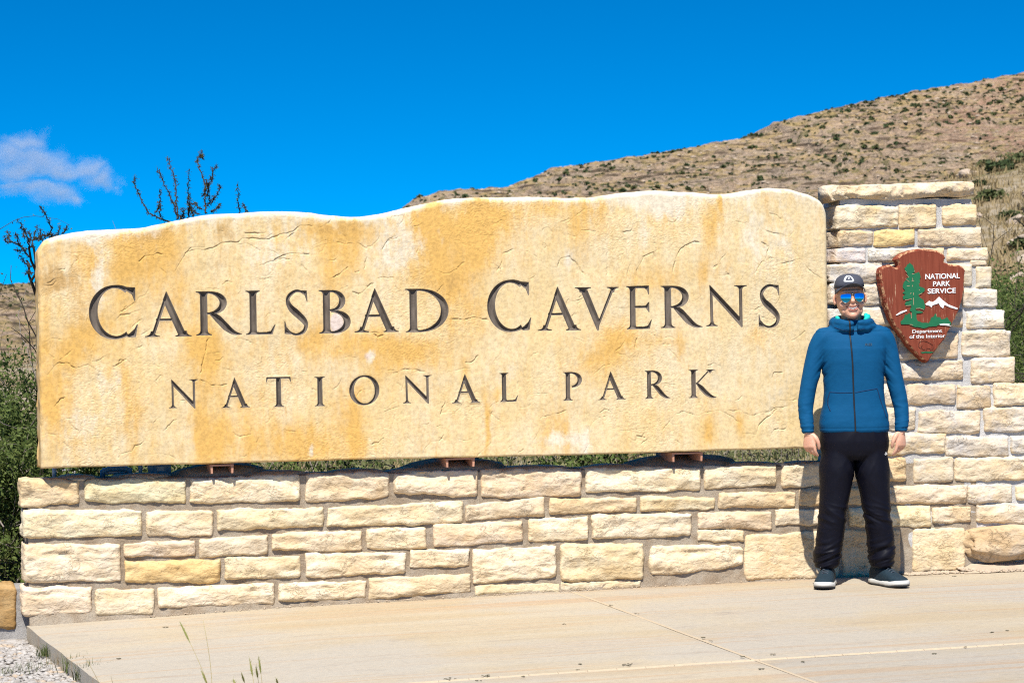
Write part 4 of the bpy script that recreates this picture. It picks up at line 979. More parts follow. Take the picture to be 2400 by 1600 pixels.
panel(None, XJ - GAP / 2, 6.9, YJ - GAP / 2, (1.03, 1.01, .99)); panel(XJ + GAP / 2, 9.5, 6.9, YJ - GAP / 2, (.93, .92, .91))
# sand swept into the joints
M_SAND = plain('joint_sand', (0.42, 0.335, 0.23), .95, 0, .1, .2, 60)
js = MB()
for X in np.linspace(1.2, 9.3, 60)[:-1]:
    js.add([(X, YJ - .008, pave_z(X) - .005), (X + .14, YJ - .008, pave_z(X + .14) - .005), (X + .14, YJ + .008, pave_z(X + .14) + .001), (X, YJ + .008, pave_z(X) + .001)], [(0, 1, 2, 3)])
for y in np.linspace(7, 12.3, 40)[:-1]:
    z = pave_z(XJ); js.add([(XJ - .010, y, z - .003), (XJ + .010, y, z - .003), (XJ + .010, y + .136, z - .003), (XJ - .010, y + .136, z - .003)], [(0, 1, 2, 3)])
tag(js.build('joint_sand', M_SAND, pav), kind='stuff')

def pebbles(name, P, s, m, flat=.65):
    base = [lump(6, 4, .45, 70 + k, flat) for k in range(6)]
    V = []; Fq = []; n0 = 0
    for i in range(len(P)):
        v, f = base[i % 6]; a = rng.uniform(0, 6.28); R = np.array([[math.cos(a), -math.sin(a), 0], [math.sin(a), math.cos(a), 0], [0, 0, 1]])
        V.append((v * np.array([rng.uniform(.8, 1.5), 1, rng.uniform(.6, 1)])) @ R.T * s[i] + P[i]); Fq.append(np.array(f) + n0); n0 += len(v)
    return obj(name, mesh(name, np.concatenate(V), np.concatenate(Fq)), m)
M_PEB = Mat('gravel', .95, .1)
ri = M_PEB.noise(22, 3, .6); c = M_PEB.mix(M_PEB.ramp(ri, .3, .7), (0.25, 0.225, 0.20), (0.41, 0.385, 0.355)); c = M_PEB.mix(M_PEB.ramp(M_PEB.noise(9, 2), .56, .66, 0, .7), c, (0.40, 0.30, 0.20))
M_PEB.col(c); M_PEB.bump(M_PEB.noise(140, 4), .004, .6)
n = 7500; y = rng.uniform(8.6, 12.35, n); x = xl_edge(y) - .0 - rng.uniform(0, 1, n) ** 1.2 * 1.35
ok = y < 12.30; x, y = x[ok], y[ok]; P = np.stack([x - .01, y, ground_h(x, y) + .012], 1)
tag(pebbles('gravel', P, .006 + .014 * rng.uniform(0, 1, len(P)) ** 2.5, M_PEB.m), kind='stuff')
gb = obj('gravel_bed', grid_mesh('gravel_bed', np.linspace(-3, 1.2, 120), np.linspace(6, 12.6, 150), lambda X, Y: -.140 + .010 * fbm(X * 5, Y * 5, 3, 4) + .004 * fbm(X * 30, Y * 30, 2, 3) - .2 * (X > xl_edge(Y) + .02)), M_PEB.m); tag(gb, kind='structure')
M_FOOT = plain('wall_foot_stone', (0.40, 0.32, 0.235), .95, 0, .1, .25, 25)
# rubble along the foot of the wall
P = []; 
for k in range(900):
    u = rng.uniform(); px = 2110 + 290 * u if k % 3 else rng.uniform(300, 2100)
    M_ = 0; far = rng.uniform() ** 2 * (.10 if px > 2100 else .035) + (.06 * (px > 2270))
    x = at(px, 1350, YW)[0]; P.append((x, YW - .02 - far, pave_z(x) + .004 + .02 * (px > 2240) * (1 - far / .16)))
P = np.array(P); tag(pebbles('wall_foot_gravel', P, np.where(P[:, 0] > 5.6, rng.uniform(.004, .014, len(P)), rng.uniform(.002, .0065, len(P))), M_FOOT), kind='stuff')
db = MB()
xb0, xb1 = at(2236, 1330, YW)[0], at(2520, 1320, YW)[0]
for X in np.linspace(xb0, xb1, 24)[:-1]:
    d = (xb1 - xb0) / 23; h0, h1 = [.045 * sstep(xb0, xb0 + .12, q) + .012 * pnoise(q * 12, 3, 1) for q in (X, X + d)]
    db.add([(X, YW - .15, pave_z(X) + .002), (X + d, YW - .15, pave_z(X + d) + .002), (X + d, YW - .01, pave_z(X) + h1), (X, YW - .01, pave_z(X) + h0)], [(0, 1, 2, 3)])
tag(db.build('soil_strip', M_FOOT, None, True), kind='stuff')
# dark leaf litter on the paving
M_LIT = plain('leaf_litter', (0.085, 0.075, 0.045), .9)
spots = [(1432, 1420), (1492, 1440), (1052, 1586), (1136, 1580), (1123, 1590), (1470, 1557), (1364, 1555), (1352, 1568), (1322, 1463), (1812, 1535), (1881, 1553), (2192, 1536), (2360, 1483), (2325, 1487), (1648, 1496), (1668, 1504), (1782, 1570), (2262, 1521), (1231, 1582), (1740, 1541), (2237, 1354), (390, 1457), (278, 1525)]
V, Fq, n0 = [], [], 0
for k, (px, py) in enumerate(spots):
    x, y, _ = atz(px, py, -.01); big_ = {5: 1.8, 2: 1.3, 3: 1.5}.get(k, .6)
    for q in range(int(5 * big_)):
        v, f = lump(6, 4, .5, k + q, .5); s = .0045 * rng.uniform(.6, 1.3)
        V.append(v * s * np.array([1.6, .9, .8]) + np.array([x + rng.normal() * .010 * big_, y + rng.normal() * .010 * big_, pave_z(x) + .004])); Fq.append(np.array(f) + n0); n0 += len(v)
tag(obj('leaf_litter', mesh('leaf_litter', np.concatenate(V), np.concatenate(Fq)), M_LIT), kind='stuff')
# grass tufts along the pavement edge and foxtail stalks in front
def tuft_mesh(seed, nb, h, sp, w=.03):
    r = np.random.default_rng(seed); v, f = blades(np.zeros((1, 3)), np.array([h]), w, nb, sp, r)
    q = f[:nb].tolist(); t = [tuple(a[:3]) for a in f[nb:].tolist()]
    return mesh('grass_tuft', v, [tuple(a) for a in q] + t)
for k, (px, py, h, nb, lab) in enumerate([(42, 1474, .06, 40, 'short green grass tuft beside the kerb wall'), (66, 1478, .07, 50, 'green grass tuft at the corner of the pavement and wall'), (112, 1536, .07, 90, 'green grass tuft against the pavement edge, farthest up the slab side'),
        (150, 1552, .06, 50, 'low brownish grass tuft on the gravel by the pavement edge'), (178, 1572, .09, 90, 'bright green grass tuft at the pavement edge near the bottom of the photo'), (203, 1592, .10, 110, 'largest green grass tuft at the lower end of the pavement edge'), (80, 1566, .04, 60, 'flat green patch of grass on the gravel'), (20, 1575, .035, 60, 'tiny green grass patch in the middle of the gravel')]):
    x, y, z = atz(px, py, -.125); o = obj('grass_tuft', tuft_mesh(k, nb, h, .03 if k < 6 else .07), M_GRN if k != 3 else M_DRY, None, (x, y, z)); tag(o, lab, 'grass', 'grass tufts by the pavement')
M_STALK = leafmat('grass_stalk', (0.36, 0.28, 0.10), (0.40, 0.34, 0.15), .2); M_SEED = leafmat('seed_head', (0.20, 0.21, 0.06), (0.30, 0.28, 0.10), .2)
def stalk(root, tip, head, lab, lean=.02):
    a = np.array(atd(root[0], root[1], 8.9)); b = np.array(atd(tip[0], tip[1], 8.9 + rng.uniform(-.1, .2)))
    d = a - b; a = a + d / max(np.linalg.norm(d), .01) * (max(0, a[2] + .13) / max(1e-3, d[2] / -np.linalg.norm(d))) if d[2] < 0 else a
    s = np.linspace(0, 1, 9)[:, None]; p = a + (b - a) * s; p[:, 0] += lean * np.sin(s[:, 0] * 3.14)
    o = obj('grass_stalk', MB().tube(p, np.linspace(.0016, .0008, 9), 5).mesh('grass_stalk', True), M_STALK)
    tag(o, lab, 'grass stalk', 'grass stalks in front of the pavement')
    if head:
        q = p[-1] + (p[-1] - p[-2]) / np.linalg.norm(p[-1] - p[-2]) * np.linspace(-.3, .7, 7)[:, None] * head
        hd = MB().tube(q, np.array([.001, .003, .0042, .0042, .0035, .0024, .0008]), 6)
        for i_ in range(26):
            c_ = q[0] + (q[-1] - q[0]) * rng.uniform(.1, 1); dd = rng.normal(size=3) * .006 + (q[-1] - q[0]) * .12
            hd.tube([c_, c_ + dd], [.0006, .0002], 3)
        obj('seed_head', hd.mesh('seed_head'), M_SEED, o)
for root, tip, hd, lab in [((479, 1612), (438, 1490), .11, 'tallest foxtail grass stalk leaning left over the pavement'), ((486, 1612), (476, 1452), 0, 'thin bare straw stalk beside the leaning foxtail'), ((490, 1640), (482, 1594), .07, 'short green foxtail head at the foot of the tall stalks'),
        ((554, 1640), (550, 1600), .05, 'small foxtail stalk at the bottom edge, first of the right cluster'), ((573, 1640), (571, 1592), .05, 'upright foxtail stalk in the middle of the right cluster'), ((587, 1640), (590, 1572), .07, 'green foxtail stalk with a narrow pointed head'),
        ((598, 1640), (603, 1580), .06, 'foxtail stalk leaning right at the bottom edge'), ((604, 1640), (610, 1566), .07, 'tallest foxtail of the right cluster'), ((648, 1640), (650, 1598), .04, 'lone short foxtail right of the cluster'), ((232, 1625), (205, 1548), 0, 'thin straw stalk in front of the pavement corner'), ((258, 1625), (260, 1583), 0, 'short straw stalk near the lower left pavement edge')]:
    stalk(root, tip, hd, lab)

# ------------------------------------------------------------------ lamps and boxes on the wall behind the slab
M_WHITE = plain('white_plastic', (0.74, 0.74, 0.73), .45, 0, .4, .05); M_CASE = plain('grey_blue_casing', (0.10, 0.22, 0.32), .4, 0, .5, .1); M_GAL = plain('galvanised', (0.42, 0.43, 0.45), .5, .3, .4, .1)  # casing blue: tint of the shade put into the grey bodies' colour
def wz(px): x = at(px, 1110, YW)[0]; return float(np.interp(x, xs_, zt_)) + .006
YL = YS + 1.22
a = at(143, 1112, YL); b = at(193, 1112, YL); zw = wz(160)
m_ = MB(); w_ = b[0] - a[0]; cx = (a[0] + b[0]) / 2; zt1 = at(168, 1100, YL)[2]; zc = at(168, 1123, YL)[2]; hh = zt1 - zc
m_.box((cx - w_ * .22, YL, zc + hh * .5), (w_ * .55, .10, hh)); m_.box((cx + w_ * .26, YL, zc + hh * .5), (w_ * .44, .09, hh * .92)); m_.tube([(cx - w_ * .52, YL, zc + hh * .28), (cx + w_ * .52, YL, zc + hh * .28)], hh * .2, 10)
m_.box((cx - w_ * .22, YL - .052, zc + hh * .62), (w_ * .42, .008, hh * .4))
m_.box((cx, YL + .02, zc - .5), (.05, .05, 1.0)); o = m_.build('junction_box', M_WHITE); tag(o, 'white plastic electrical box seen under the left end of the slab', 'electrical box')
for n, (x0, x1, y0) in enumerate(((235, 309, 1096), (349, 400, 1088))):
    YF = YS + .36; a = at(x0, y0, YF); b = at(x1, y0, YF); w_ = b[0] - a[0]; cx = (a[0] + b[0]) / 2; zw = wz((x0 + x1) / 2) - .01; h = a[2] - zw
    e_ = empty('floodlight', (cx, YF, zw)); tag(e_, ['blue grey floodlight with a wide handle behind the slab, next to the white box', 'square blue grey floodlight under the slab, second from the left'][n], 'floodlight')
    if n == 0:
        m_ = MB(); m_.tube([(-w_ / 2 + .012, 0, 0), (-w_ / 2 + .012, 0, h * .6), (-w_ / 2 + .05, 0, h * .88), (w_ / 2 - .04, 0, h * .88), (w_ / 2 - .012, 0, h * .7), (w_ / 2 - .012, 0, 0)], .016, 8)
        m_.build('bracket', M_CASE, e_, True); MB().box((0, .05, h * .62), (w_ * .82, .05, h * .62)).build('housing', M_CASE, e_); MB().box((0, .02, h * .6), (w_ * .6, .012, h * .34)).build('glass', plain('lamp_glass', (.25, .32, .36), .1, 0, .6), e_)
    else:
        MB().box((0, .03, h * .5), (w_, .09, h)).box((0, -.02, h * .62), (w_ * .55, .02, h * .5)).build('housing', M_CASE, e_); MB().box((0, -.034, h * .66), (w_ * .34, .01, h * .32)).build('lens', plain('lens_glass', (.16, .25, .32), .15, 0, .6), e_)
for n, (px, y0) in enumerate(((127, 1095), (329, 1086))):
    YF = YS + .40; z0 = wz(px) - .02; z1 = at(px, y0 - 10, YF)[2]; x = at(px, y0, YF)[0]
    o = MB().tube([(x, YF, z0), (x, YF, z1)], .012, 10).build('conduit', M_GAL, None, True); tag(o, ['grey conduit standing at the left end behind the slab', 'thin grey conduit between the two floodlights'][n], 'conduit')
# ------------------------------------------------------------------ shrubs behind the wall
M_BARK = plain('grey_bark', (0.20, 0.17, 0.145), .9, 0, .1, .3, 30); M_TWIG = plain('dark_twig', (0.045, 0.036, 0.028), .9, 0, .1, .3, 40)
M_LEAF = leafmat('shrub_leaves', (0.045, 0.075, 0.014), (0.125, 0.155, 0.042), .25); M_LEAF2 = leafmat('shrub_leaves_pale', (0.10, 0.115, 0.04), (0.22, 0.21, 0.10), .25)
def grow(r, p, d, ln, rad, depth, out, tips):
    n = 5; pts = [p]; q = p.copy(); dd = d.copy()
    for k in range(n):
        dd = dd + r.normal(size=3) * .22 + np.array([0, 0, .05]); dd /= np.linalg.norm(dd); q = q + dd * ln / n; pts.append(q.copy())
    out.append((np.array(pts), np.linspace(rad, rad * .55, n + 1)))
    if depth == 0: tips.extend(pts[1:]); return
    if depth == 1: tips.extend(pts[3:])
    for k in range(r.integers(2, 4)):
        j = r.integers(2, n + 1); nd = dd + r.normal(size=3) * .75; nd /= np.linalg.norm(nd)
        grow(r, pts[j], nd, ln * r.uniform(.55, .8), rad * .55, depth - 1, out, tips)
def leaves(P, r, sz, per, spread):
    k = len(P) * per; c = np.repeat(P, per, 0) + r.normal(size=(k, 3)) * spread
    a = r.normal(size=(k, 3)); a /= np.linalg.norm(a, axis=1)[:, None]; b = np.cross(a, r.normal(size=(k, 3))); b /= np.linalg.norm(b, axis=1)[:, None]
    s = (sz * r.uniform(.6, 1.3, k))[:, None]
    return np.stack([c - a * s, c + b * s * .45, c + a * s, c - b * s * .45], 1).reshape(-1, 3), np.arange(k * 4).reshape(-1, 4)
def shrub(loc, h, seed, label, stems=5, depth=3, sz=.020, per=7, spread=.035, leaf=None, bark=None, rad=.014, splay=.55, cat='shrub', group='shrubs behind the sign'):
    r = np.random.default_rng(seed); out = []; tips = []
    e_ = empty('shrub', loc); tag(e_, label, cat, group)
    for k in range(stems):
        a = r.uniform(0, 6.28); d = np.array([math.cos(a) * splay, math.sin(a) * splay, 1.0]); d /= np.linalg.norm(d)
        grow(r, np.array([math.cos(a) * .04, math.sin(a) * .04, -.05]), d, h * .46, rad * r.uniform(.7, 1.1), depth, out, tips)
    m_ = MB(); 
    for p, w in out: m_.tube(p, w, 5, False)
    m_.build('branches', bark or M_BARK, e_, True)
    if per:
        v, f = leaves(np.array(tips), r, sz, per, spread); obj('foliage', mesh('foliage', v, f), leaf or M_LEAF, e_)
    return e_
def gz_(x, y): return float(ground_h(np.array(float(x)), np.array(float(y))))
# at the left end of the wall
shrub((.30, 13.55, gz_(.3, 13.55)), 1.6, 1, 'dense green shrub at the far left, pressed against the end of the base wall', 8, 3, .0165, 26, .05)
shrub((.62, 14.6, gz_(.62, 14.6)), 1.9, 2, 'tall green shrub just behind the left end of the slab', 8, 3, .0165, 26, .05)
shrub((-.10, 14.3, gz_(-.1, 14.3)), 1.8, 3, 'green shrub at the left edge of the photo beyond the kerb wall', 8, 3, .0165, 26, .05)
shrub((.12, 14.4, gz_(.12, 14.4)), 2.6, 4, 'bare grey thorny shrub with pale branches left of the slab', 9, 3, .01, 0, .03, None, M_BARK, .013, .4)
shrub((.33, 15.4, gz_(.33, 15.4)), 3.0, 5, 'dark leafless shrub standing above the green bushes at the far left', 10, 3, .012, 1, .02, None, M_TWIG, .013, .4)
# seen through the slot under the slab
for n, (px, y, h, pale) in enumerate([(100, 15.2, .9, 0), (232, 14.9, .85, 0), (310, 15.6, .95, 0), (420, 14.6, .8, 1), (530, 16.5, .9, 0), (640, 14.5, .9, 0), (735, 15.5, .8, 1), (820, 14.7, .95, 1), (905, 15.8, .85, 0), (985, 14.5, .8, 1), (1150, 15.2, .95, 0),
                                   (1235, 14.6, .85, 1), (1330, 15.6, .9, 0), (1405, 14.6, .8, 0), (1490, 16.2, .8, 1), (1690, 18.5, .75, 1), (1790, 17.0, .55, 0), (1850, 20, .8, 1)]):
    x = at(px, 1090, y)[0]
    where = ['far left beside the white box', 'behind the wide floodlight', 'behind the thin conduit', 'left of the first bracket', 'right behind the first bracket', 'below the carved A of the lower line', 'below the carved I of the lower line', 'below the carved O of the lower line', 'between the carved O and N below', 'left of the middle bracket',
             'right of the middle bracket', 'below the carved L of the lower line', 'below the carved P of the last word', 'below the carved A of the last word', 'left of the last bracket', 'right of the last bracket', 'nearest the hand of the man', 'behind the arm of the man'][n]
    shrub((x, y, gz_(x, y)), h * 1.5, 30 + n, ('pale twiggy shrub' if pale else 'leafy green shrub') + ' seen under the slab, ' + where, 8, 2, .022, 11 if not pale else 5, .045, M_LEAF2 if pale else M_LEAF, M_TWIG if n % 2 == 0 else M_BARK, .022 if n % 2 == 0 else .013, .5)
# thorny branches that rise above the slab
def thorny(lines, Y, root, label, o_=(0, 300), sc=3.36, seed=0):
    r = np.random.default_rng(seed); e_ = empty('thorn_shrub', (root[0], Y, gz_(root[0], Y))); tag(e_, label, 'shrub', 'shrubs behind the sign')
    off = np.array(e_.location); m_ = MB(); tips = []; fork = np.array(at(root[1][0], root[1][1], Y))
    for li, L in enumerate(lines):
        W = np.array([at(o_[0] + x / sc, o_[1] + y / sc, Y) for x, y in L]); W[:, 1] += r.normal() * .12 + np.linspace(0, 1, len(W)) * r.normal() * .15
        t = np.linspace(0, 1, 4 * len(W)); P = np.stack([np.interp(t, np.linspace(0, 1, len(W)), W[:, k]) for k in range(3)], 1); P += r.normal(size=P.shape) * .004
        big_ = len(L) > 3
        m_.tube(P - off, np.linspace(.0050 if big_ else .0035, .0018, len(P)), 5, False)
        if li < root[2]:
            q = np.linspace(0, 1, 6)[:, None]; m_.tube(W[0] + (fork - W[0]) * q - off + r.normal(size=(6, 3)) * .012, np.linspace(.007, .011, 6), 5, False)
        for p in np.concatenate([P[:-1] + (P[1:] - P[:-1]) * u for u in (0, .33, .66)]):
            for _ in range(1):
                d = r.normal(size=3); d /= np.linalg.norm(d); ln = r.uniform(.010, .026); m_.tube([p - off, p - off + d * ln], [.0026, .0008], 3, False)
            tips.append(p - off)
    q = np.linspace(0, 1, 8)[:, None]; m_.tube(fork - off + (np.array([0, 0, 0]) - (fork - off)) * q + r.normal(size=(8, 3)) * .012, np.linspace(.011, .018, 8), 6)
    m_.build('branches', M_TWIG, e_, True)
    v, f = leaves(np.array(tips)[::2], r, .0062, 3, .008); obj('foliage', mesh('foliage', v, f), leafmat('thorn_leaves', (.03, .036, .012), (.085, .085, .022), .2), e_)
thorny([[(1340, 740), (1250, 700), (1180, 660), (1130, 560), (1095, 480), (1075, 420), (1080, 360)], [(1390, 720), (1370, 640), (1330, 540), (1290, 450), (1260, 380), (1235, 320)], [(1375, 720), (1375, 600), (1380, 480), (1380, 400), (1350, 310), (1330, 220)],
        [(1500, 700), (1490, 600), (1475, 480), (1470, 330)], [(1620, 680), (1625, 560), (1640, 440), (1620, 320), (1600, 240), (1625, 190), (1665, 125)],
        [(1270, 700), (1260, 600), (1250, 480)], [(1600, 240), (1580, 232), (1560, 225)], [(1640, 600), (1690, 500), (1665, 480)], [(1640, 440), (1645, 350), (1680, 315)], [(1650, 610), (1690, 570), (1712, 535)], [(1640, 670), (1710, 630), (1750, 585)], [(1615, 600), (1580, 500), (1555, 440)],
        [(1600, 560), (1590, 500), (1588, 430)], [(1610, 540), (1618, 480), (1615, 440)], [(1575, 670), (1550, 620), (1530, 580)], [(1560, 650), (1530, 610), (1500, 590)], [(1430, 720), (1430, 680), (1425, 640)], [(1465, 690), (1460, 620), (1455, 540)], [(1215, 675), (1216, 640), (1215, 620)], [(1525, 690), (1524, 655), (1525, 620)]],
       13.6, (at(450, 900, 13.6)[0], (445, 640), 5), 'thorny ocotillo-like branches rising above the slab, left of its middle', seed=1)
thorny([[(1890, 680), (1870, 560), (1860, 450)], [(1945, 680), (1938, 640), (1930, 600)]], 13.9, (at(575, 900, 13.9)[0], (570, 640), 2), 'single thorny twig poking up behind the slab right of the tall branches', seed=2)
thorny([[(240, 1000), (180, 920), (110, 900), (40, 900), (30, 860)], [(220, 960), (200, 860), (160, 800), (115, 745)], [(240, 960), (260, 860), (300, 770)], [(400, 860), (400, 780), (350, 680), (300, 625)], [(350, 880), (290, 870), (220, 900)], [(70, 900), (66, 850), (65, 800)],
        [(410, 860), (470, 820), (490, 760)], [(500, 850), (520, 800), (530, 770)], [(245, 1090), (190, 1040), (160, 1000)], [(250, 1140), (232, 1132), (215, 1130)], [(320, 870), (326, 830), (325, 790)], [(190, 870), (188, 820), (190, 780)], [(240, 890), (242, 840), (240, 800)], [(160, 930), (140, 860), (120, 830)], [(300, 900), (340, 850), (380, 840)], [(230, 940), (160, 965), (120, 960)], [(280, 860), (330, 845), (440, 840)]],
       13.7, (at(95, 1000, 13.7)[0], (95, 720), 4), 'dark thorny bush reaching past the upper left corner of the slab', seed=3)
# to the right of the pillar
x = at(2385, 800, 19)[0]; shrub((x, 19, gz_(x, 19)), 2.75, 71, 'big green shrub behind the right edge of the pillar', 13, 3, .021, 36, .09, splay=.9)
x = at(2345, 800, 23)[0]; shrub((x, 23, gz_(x, 23)), 3.0, 72, 'green shrub between the pillar and the dry grass slope, behind the nearer one', 13, 3, .023, 34, .10, splay=.9)
x = at(2440, 800, 21)[0]; shrub((x, 21, gz_(x, 21)), 3.0, 73, 'green shrub at the right edge of the photo', 13, 3, .023, 32, .10, splay=.9)
x = at(2335, 800, 17)[0]; shrub((x, 17, gz_(x, 17)), 2.0, 74, 'low dry twiggy shrub at the foot of the big green shrub right of the pillar', 7, 3, .02, 1, .05, M_LEAF2, M_BARK, .014, .6)
x = at(2440, 800, 16)[0]; shrub((x, 16, gz_(x, 16)), 3.0, 75, 'bare grey branches in front of the green shrub at the right edge', 6, 3, .02, 0, .05, None, M_TWIG, .02, .9)
thorny([[(2400, 505), (2385, 500), (2367, 487)], [(2400, 488), (2392, 492), (2394, 476)], [(2400, 520), (2388, 510), (2375, 515)], [(2410, 530), (2395, 500), (2397, 485)]], 22, (at(2450, 700, 22)[0], (2430, 560), 3), 'thin bare twig against the dry slope at the right edge', (0, 0), 1.0, 5)

# ------------------------------------------------------------------ the small cloud
Mc = bpy.data.materials.new('cloud_vapour'); Mc.use_nodes = True; ct = Mc.node_tree; ct.nodes.clear()
co = ct.nodes.new('ShaderNodeOutputMaterial'); pv = ct.nodes.new('ShaderNodeVolumePrincipled'); ct.links.new(pv.outputs[0], co.inputs['Volume'])
pv.inputs['Color'].default_value = (.97, .95, .97, 1); pv.inputs['Anisotropy'].default_value = .2
YC = 1500.0
def cpt(x, y): return np.array(at(x / 3.36, 300 + y / 3.36, YC))
lobes = [(190, 110, 190, 75), (60, 200, 190, 90), (260, 250, 250, 110), (170, 330, 260, 90), (480, 350, 200, 70), (660, 320, 150, 75), (790, 400, 140, 80), (880, 450, 60, 45), (430, 290, 120, 70), (330, 480, 300, 55), (480, 520, 200, 60), (600, 570, 90, 45), (120, 440, 130, 35), (-150, 260, 200, 120)]
cen = cpt(350, 330); size = np.array([340.0 * .42, 30.0, 200 * .42 * .55])
g2 = ct.nodes.new('ShaderNodeNewGeometry')
def cm(op, a, b):
    n_ = ct.nodes.new('ShaderNodeMath'); n_.operation = op
    for k, q in enumerate((a, b)):
        if hasattr(q, 'is_output'): ct.links.new(q, n_.inputs[k])
        else: n_.inputs[k].default_value = q
    return n_.outputs[0]
nz_ = ct.nodes.new('ShaderNodeTexNoise'); nz_.inputs['Scale'].default_value = .05; nz_.inputs['Detail'].default_value = 6; nz_.inputs['Roughness'].default_value = .62; ct.links.new(g2.outputs['Position'], nz_.inputs['Vector'])
wv = ct.nodes.new('ShaderNodeVectorMath'); wv.operation = 'SUBTRACT'; ct.links.new(nz_.outputs['Color'], wv.inputs[0]); wv.inputs[1].default_value = (.5, .5, .5)
wv2 = ct.nodes.new('ShaderNodeVectorMath'); wv2.operation = 'MULTIPLY_ADD'; ct.links.new(wv.outputs[0], wv2.inputs[0]); wv2.inputs[1].default_value = (46, 6, 30); ct.links.new(g2.outputs['Position'], wv2.inputs[2])
tot = None
pxm = YC / (F / 1.0) / 3.36 * 1.03
for x, y, rx, ry in lobes:
    c_ = cpt(x, y); d_ = ct.nodes.new('ShaderNodeVectorMath'); d_.operation = 'SUBTRACT'; ct.links.new(wv2.outputs[0], d_.inputs[0]); d_.inputs[1].default_value = tuple(c_)
    s_ = ct.nodes.new('ShaderNodeVectorMath'); s_.operation = 'DIVIDE'; ct.links.new(d_.outputs[0], s_.inputs[0]); s_.inputs[1].default_value = (rx * pxm, 9.0, ry * pxm)
    l_ = ct.nodes.new('ShaderNodeVectorMath'); l_.operation = 'LENGTH'; ct.links.new(s_.outputs[0], l_.inputs[0])
    mr = ct.nodes.new('ShaderNodeMapRange'); mr.interpolation_type = 'SMOOTHSTEP'; ct.links.new(l_.outputs['Value'], mr.inputs[0])
    mr.inputs[1].default_value = 1.25; mr.inputs[2].default_value = .15; mr.inputs[3].default_value = 0; mr.inputs[4].default_value = 1
    tot = mr.outputs[0] if tot is None else cm('MAXIMUM', tot, mr.outputs[0])
ct.links.new(cm('MULTIPLY', tot, .065), pv.inputs['Density'])
lo = cpt(-420, 640) - np.array([10, 0, 8]); hi = cpt(1010, -10) + np.array([10, 0, 8])
cl = MB().box(((lo[0] + hi[0]) / 2, YC, (lo[2] + hi[2]) / 2), (hi[0] - lo[0], 22, hi[2] - lo[2])).build('cloud', Mc)
tag(cl, 'small pale lavender cloud in the blue sky at the far left', 'cloud', None, 'stuff')
# ------------------------------------------------------------------ the brown arrowhead sign on the pillar
YE = YW - .105                                                # its face
def ez_(x, y): return at(2050 + x / 5.408, 570 + y / 5.408, YE)
arrow = empty('arrowhead_sign', at(2172, 710, YE)); tag(arrow, 'brown carved wooden arrowhead sign with a green tree and white lettering on the pillar', 'sign')
AO = np.array(arrow.location)
out_px = [(540, 75), (640, 70), (740, 78), (830, 105), (890, 145), (912, 180), (890, 210), (895, 245), (960, 262), (1020, 272), (1080, 275), (1130, 300), (1155, 345), (1150, 420), (1140, 520), (1140, 610), (1125, 700), (1100, 780), (1070, 860), (1030, 950), (985, 1030), (960, 1080), (910, 1190),
          (850, 1270), (790, 1350), (730, 1430), (690, 1500), (665, 1512), (620, 1490), (550, 1420), (480, 1350), (420, 1280), (370, 1200), (310, 1110), (250, 1040), (210, 960), (180, 880), (150, 800), (125, 720), (115, 640), (95, 560), (80, 470), (68, 380), (80, 325), (130, 285), (200, 270), (240, 295), (290, 310), (315, 280), (305, 240), (275, 205), (290, 175), (340, 140), (400, 110), (470, 85)]
P2 = np.array([ez_(x, y) for x, y in out_px])[:, [0, 2]]
def dens_(P, st, amp, seed):
    o = []
    for a, b in zip(P, np.roll(P, -1, 0)):
        n_ = max(1, int(np.linalg.norm(b - a) / st))
        for k in range(n_): o.append(a + (b - a) * k / n_)
    o = np.array(o); 
    return o + amp * np.stack([fbm(o[:, 0] * 40, o[:, 1] * 40, seed, 3), fbm(o[:, 0] * 40, o[:, 1] * 40, seed + 7, 3)], 1)
Pd = dens_(P2, .008, .0035, 2); cen2 = Pd.mean(0)
def inset(P, d):
    t_ = np.roll(P, -1, 0) - np.roll(P, 1, 0); n_ = np.stack([-t_[:, 1], t_[:, 0]], 1); n_ /= np.linalg.norm(n_, axis=1)[:, None] + 1e-9
    A = np.sum(P[:, 0] * np.roll(P[:, 1], -1) - np.roll(P[:, 0], -1) * P[:, 1]); return P + n_ * d * np.sign(A)
def ring3(P, y): return np.stack([P[:, 0] - AO[0], np.full(len(P), y), P[:, 1] - AO[2]], 1)
chip = .004 * fbm(Pd[:, 0] * 30, Pd[:, 1] * 30, 4, 3)
rings = [ring3(Pd, .062), ring3(Pd, .016)]
r2 = ring3(inset(Pd, .004), .006); r2[:, 1] += chip; rings.append(r2)
r3 = ring3(inset(Pd, .011), .0005); rings.append(r3)
V = np.concatenate(rings); m = len(Pd); f = [(r * m + k, r * m + (k + 1) % m, (r + 1) * m + (k + 1) % m, (r + 1) * m + k) for r in range(3) for k in range(m)]
bm = bmesh.new(); vs = [bm.verts.new(q) for q in V]
for q in f: bm.faces.new([vs[i_] for i_ in q])
edges = [bm.edges.get((vs[3 * m + k], vs[3 * m + (k + 1) % m])) for k in range(m)]
bmesh.ops.triangle_fill(bm, use_beauty=True, edges=edges)
bm.faces.new([vs[k] for k in range(m - 1, -1, -1)])
bmesh.ops.recalc_face_normals(bm, faces=bm.faces)
me = bpy.data.meshes.new('board'); bm.to_mesh(me); bm.free()
Mw = Mat('brown_painted_wood', .8, .1)
gr = Mw.noise(14, 6, .7, Mw.vec((4.5, 1, .32))); wear = Mw.noise(26, 5, .72, Mw.vec((3.2, 1, .22), (1, 5, 3)))
c = Mw.mix(Mw.ramp(gr, .3, .7), (0.15, 0.034, 0.019), (0.22, 0.055, 0.031))
sepz = Mw.t.nodes.new('ShaderNodeSeparateXYZ'); tcw = Mw.t.nodes.new('ShaderNodeTexCoord'); Mw.t.links.new(tcw.outputs['Object'], sepz.inputs[0])
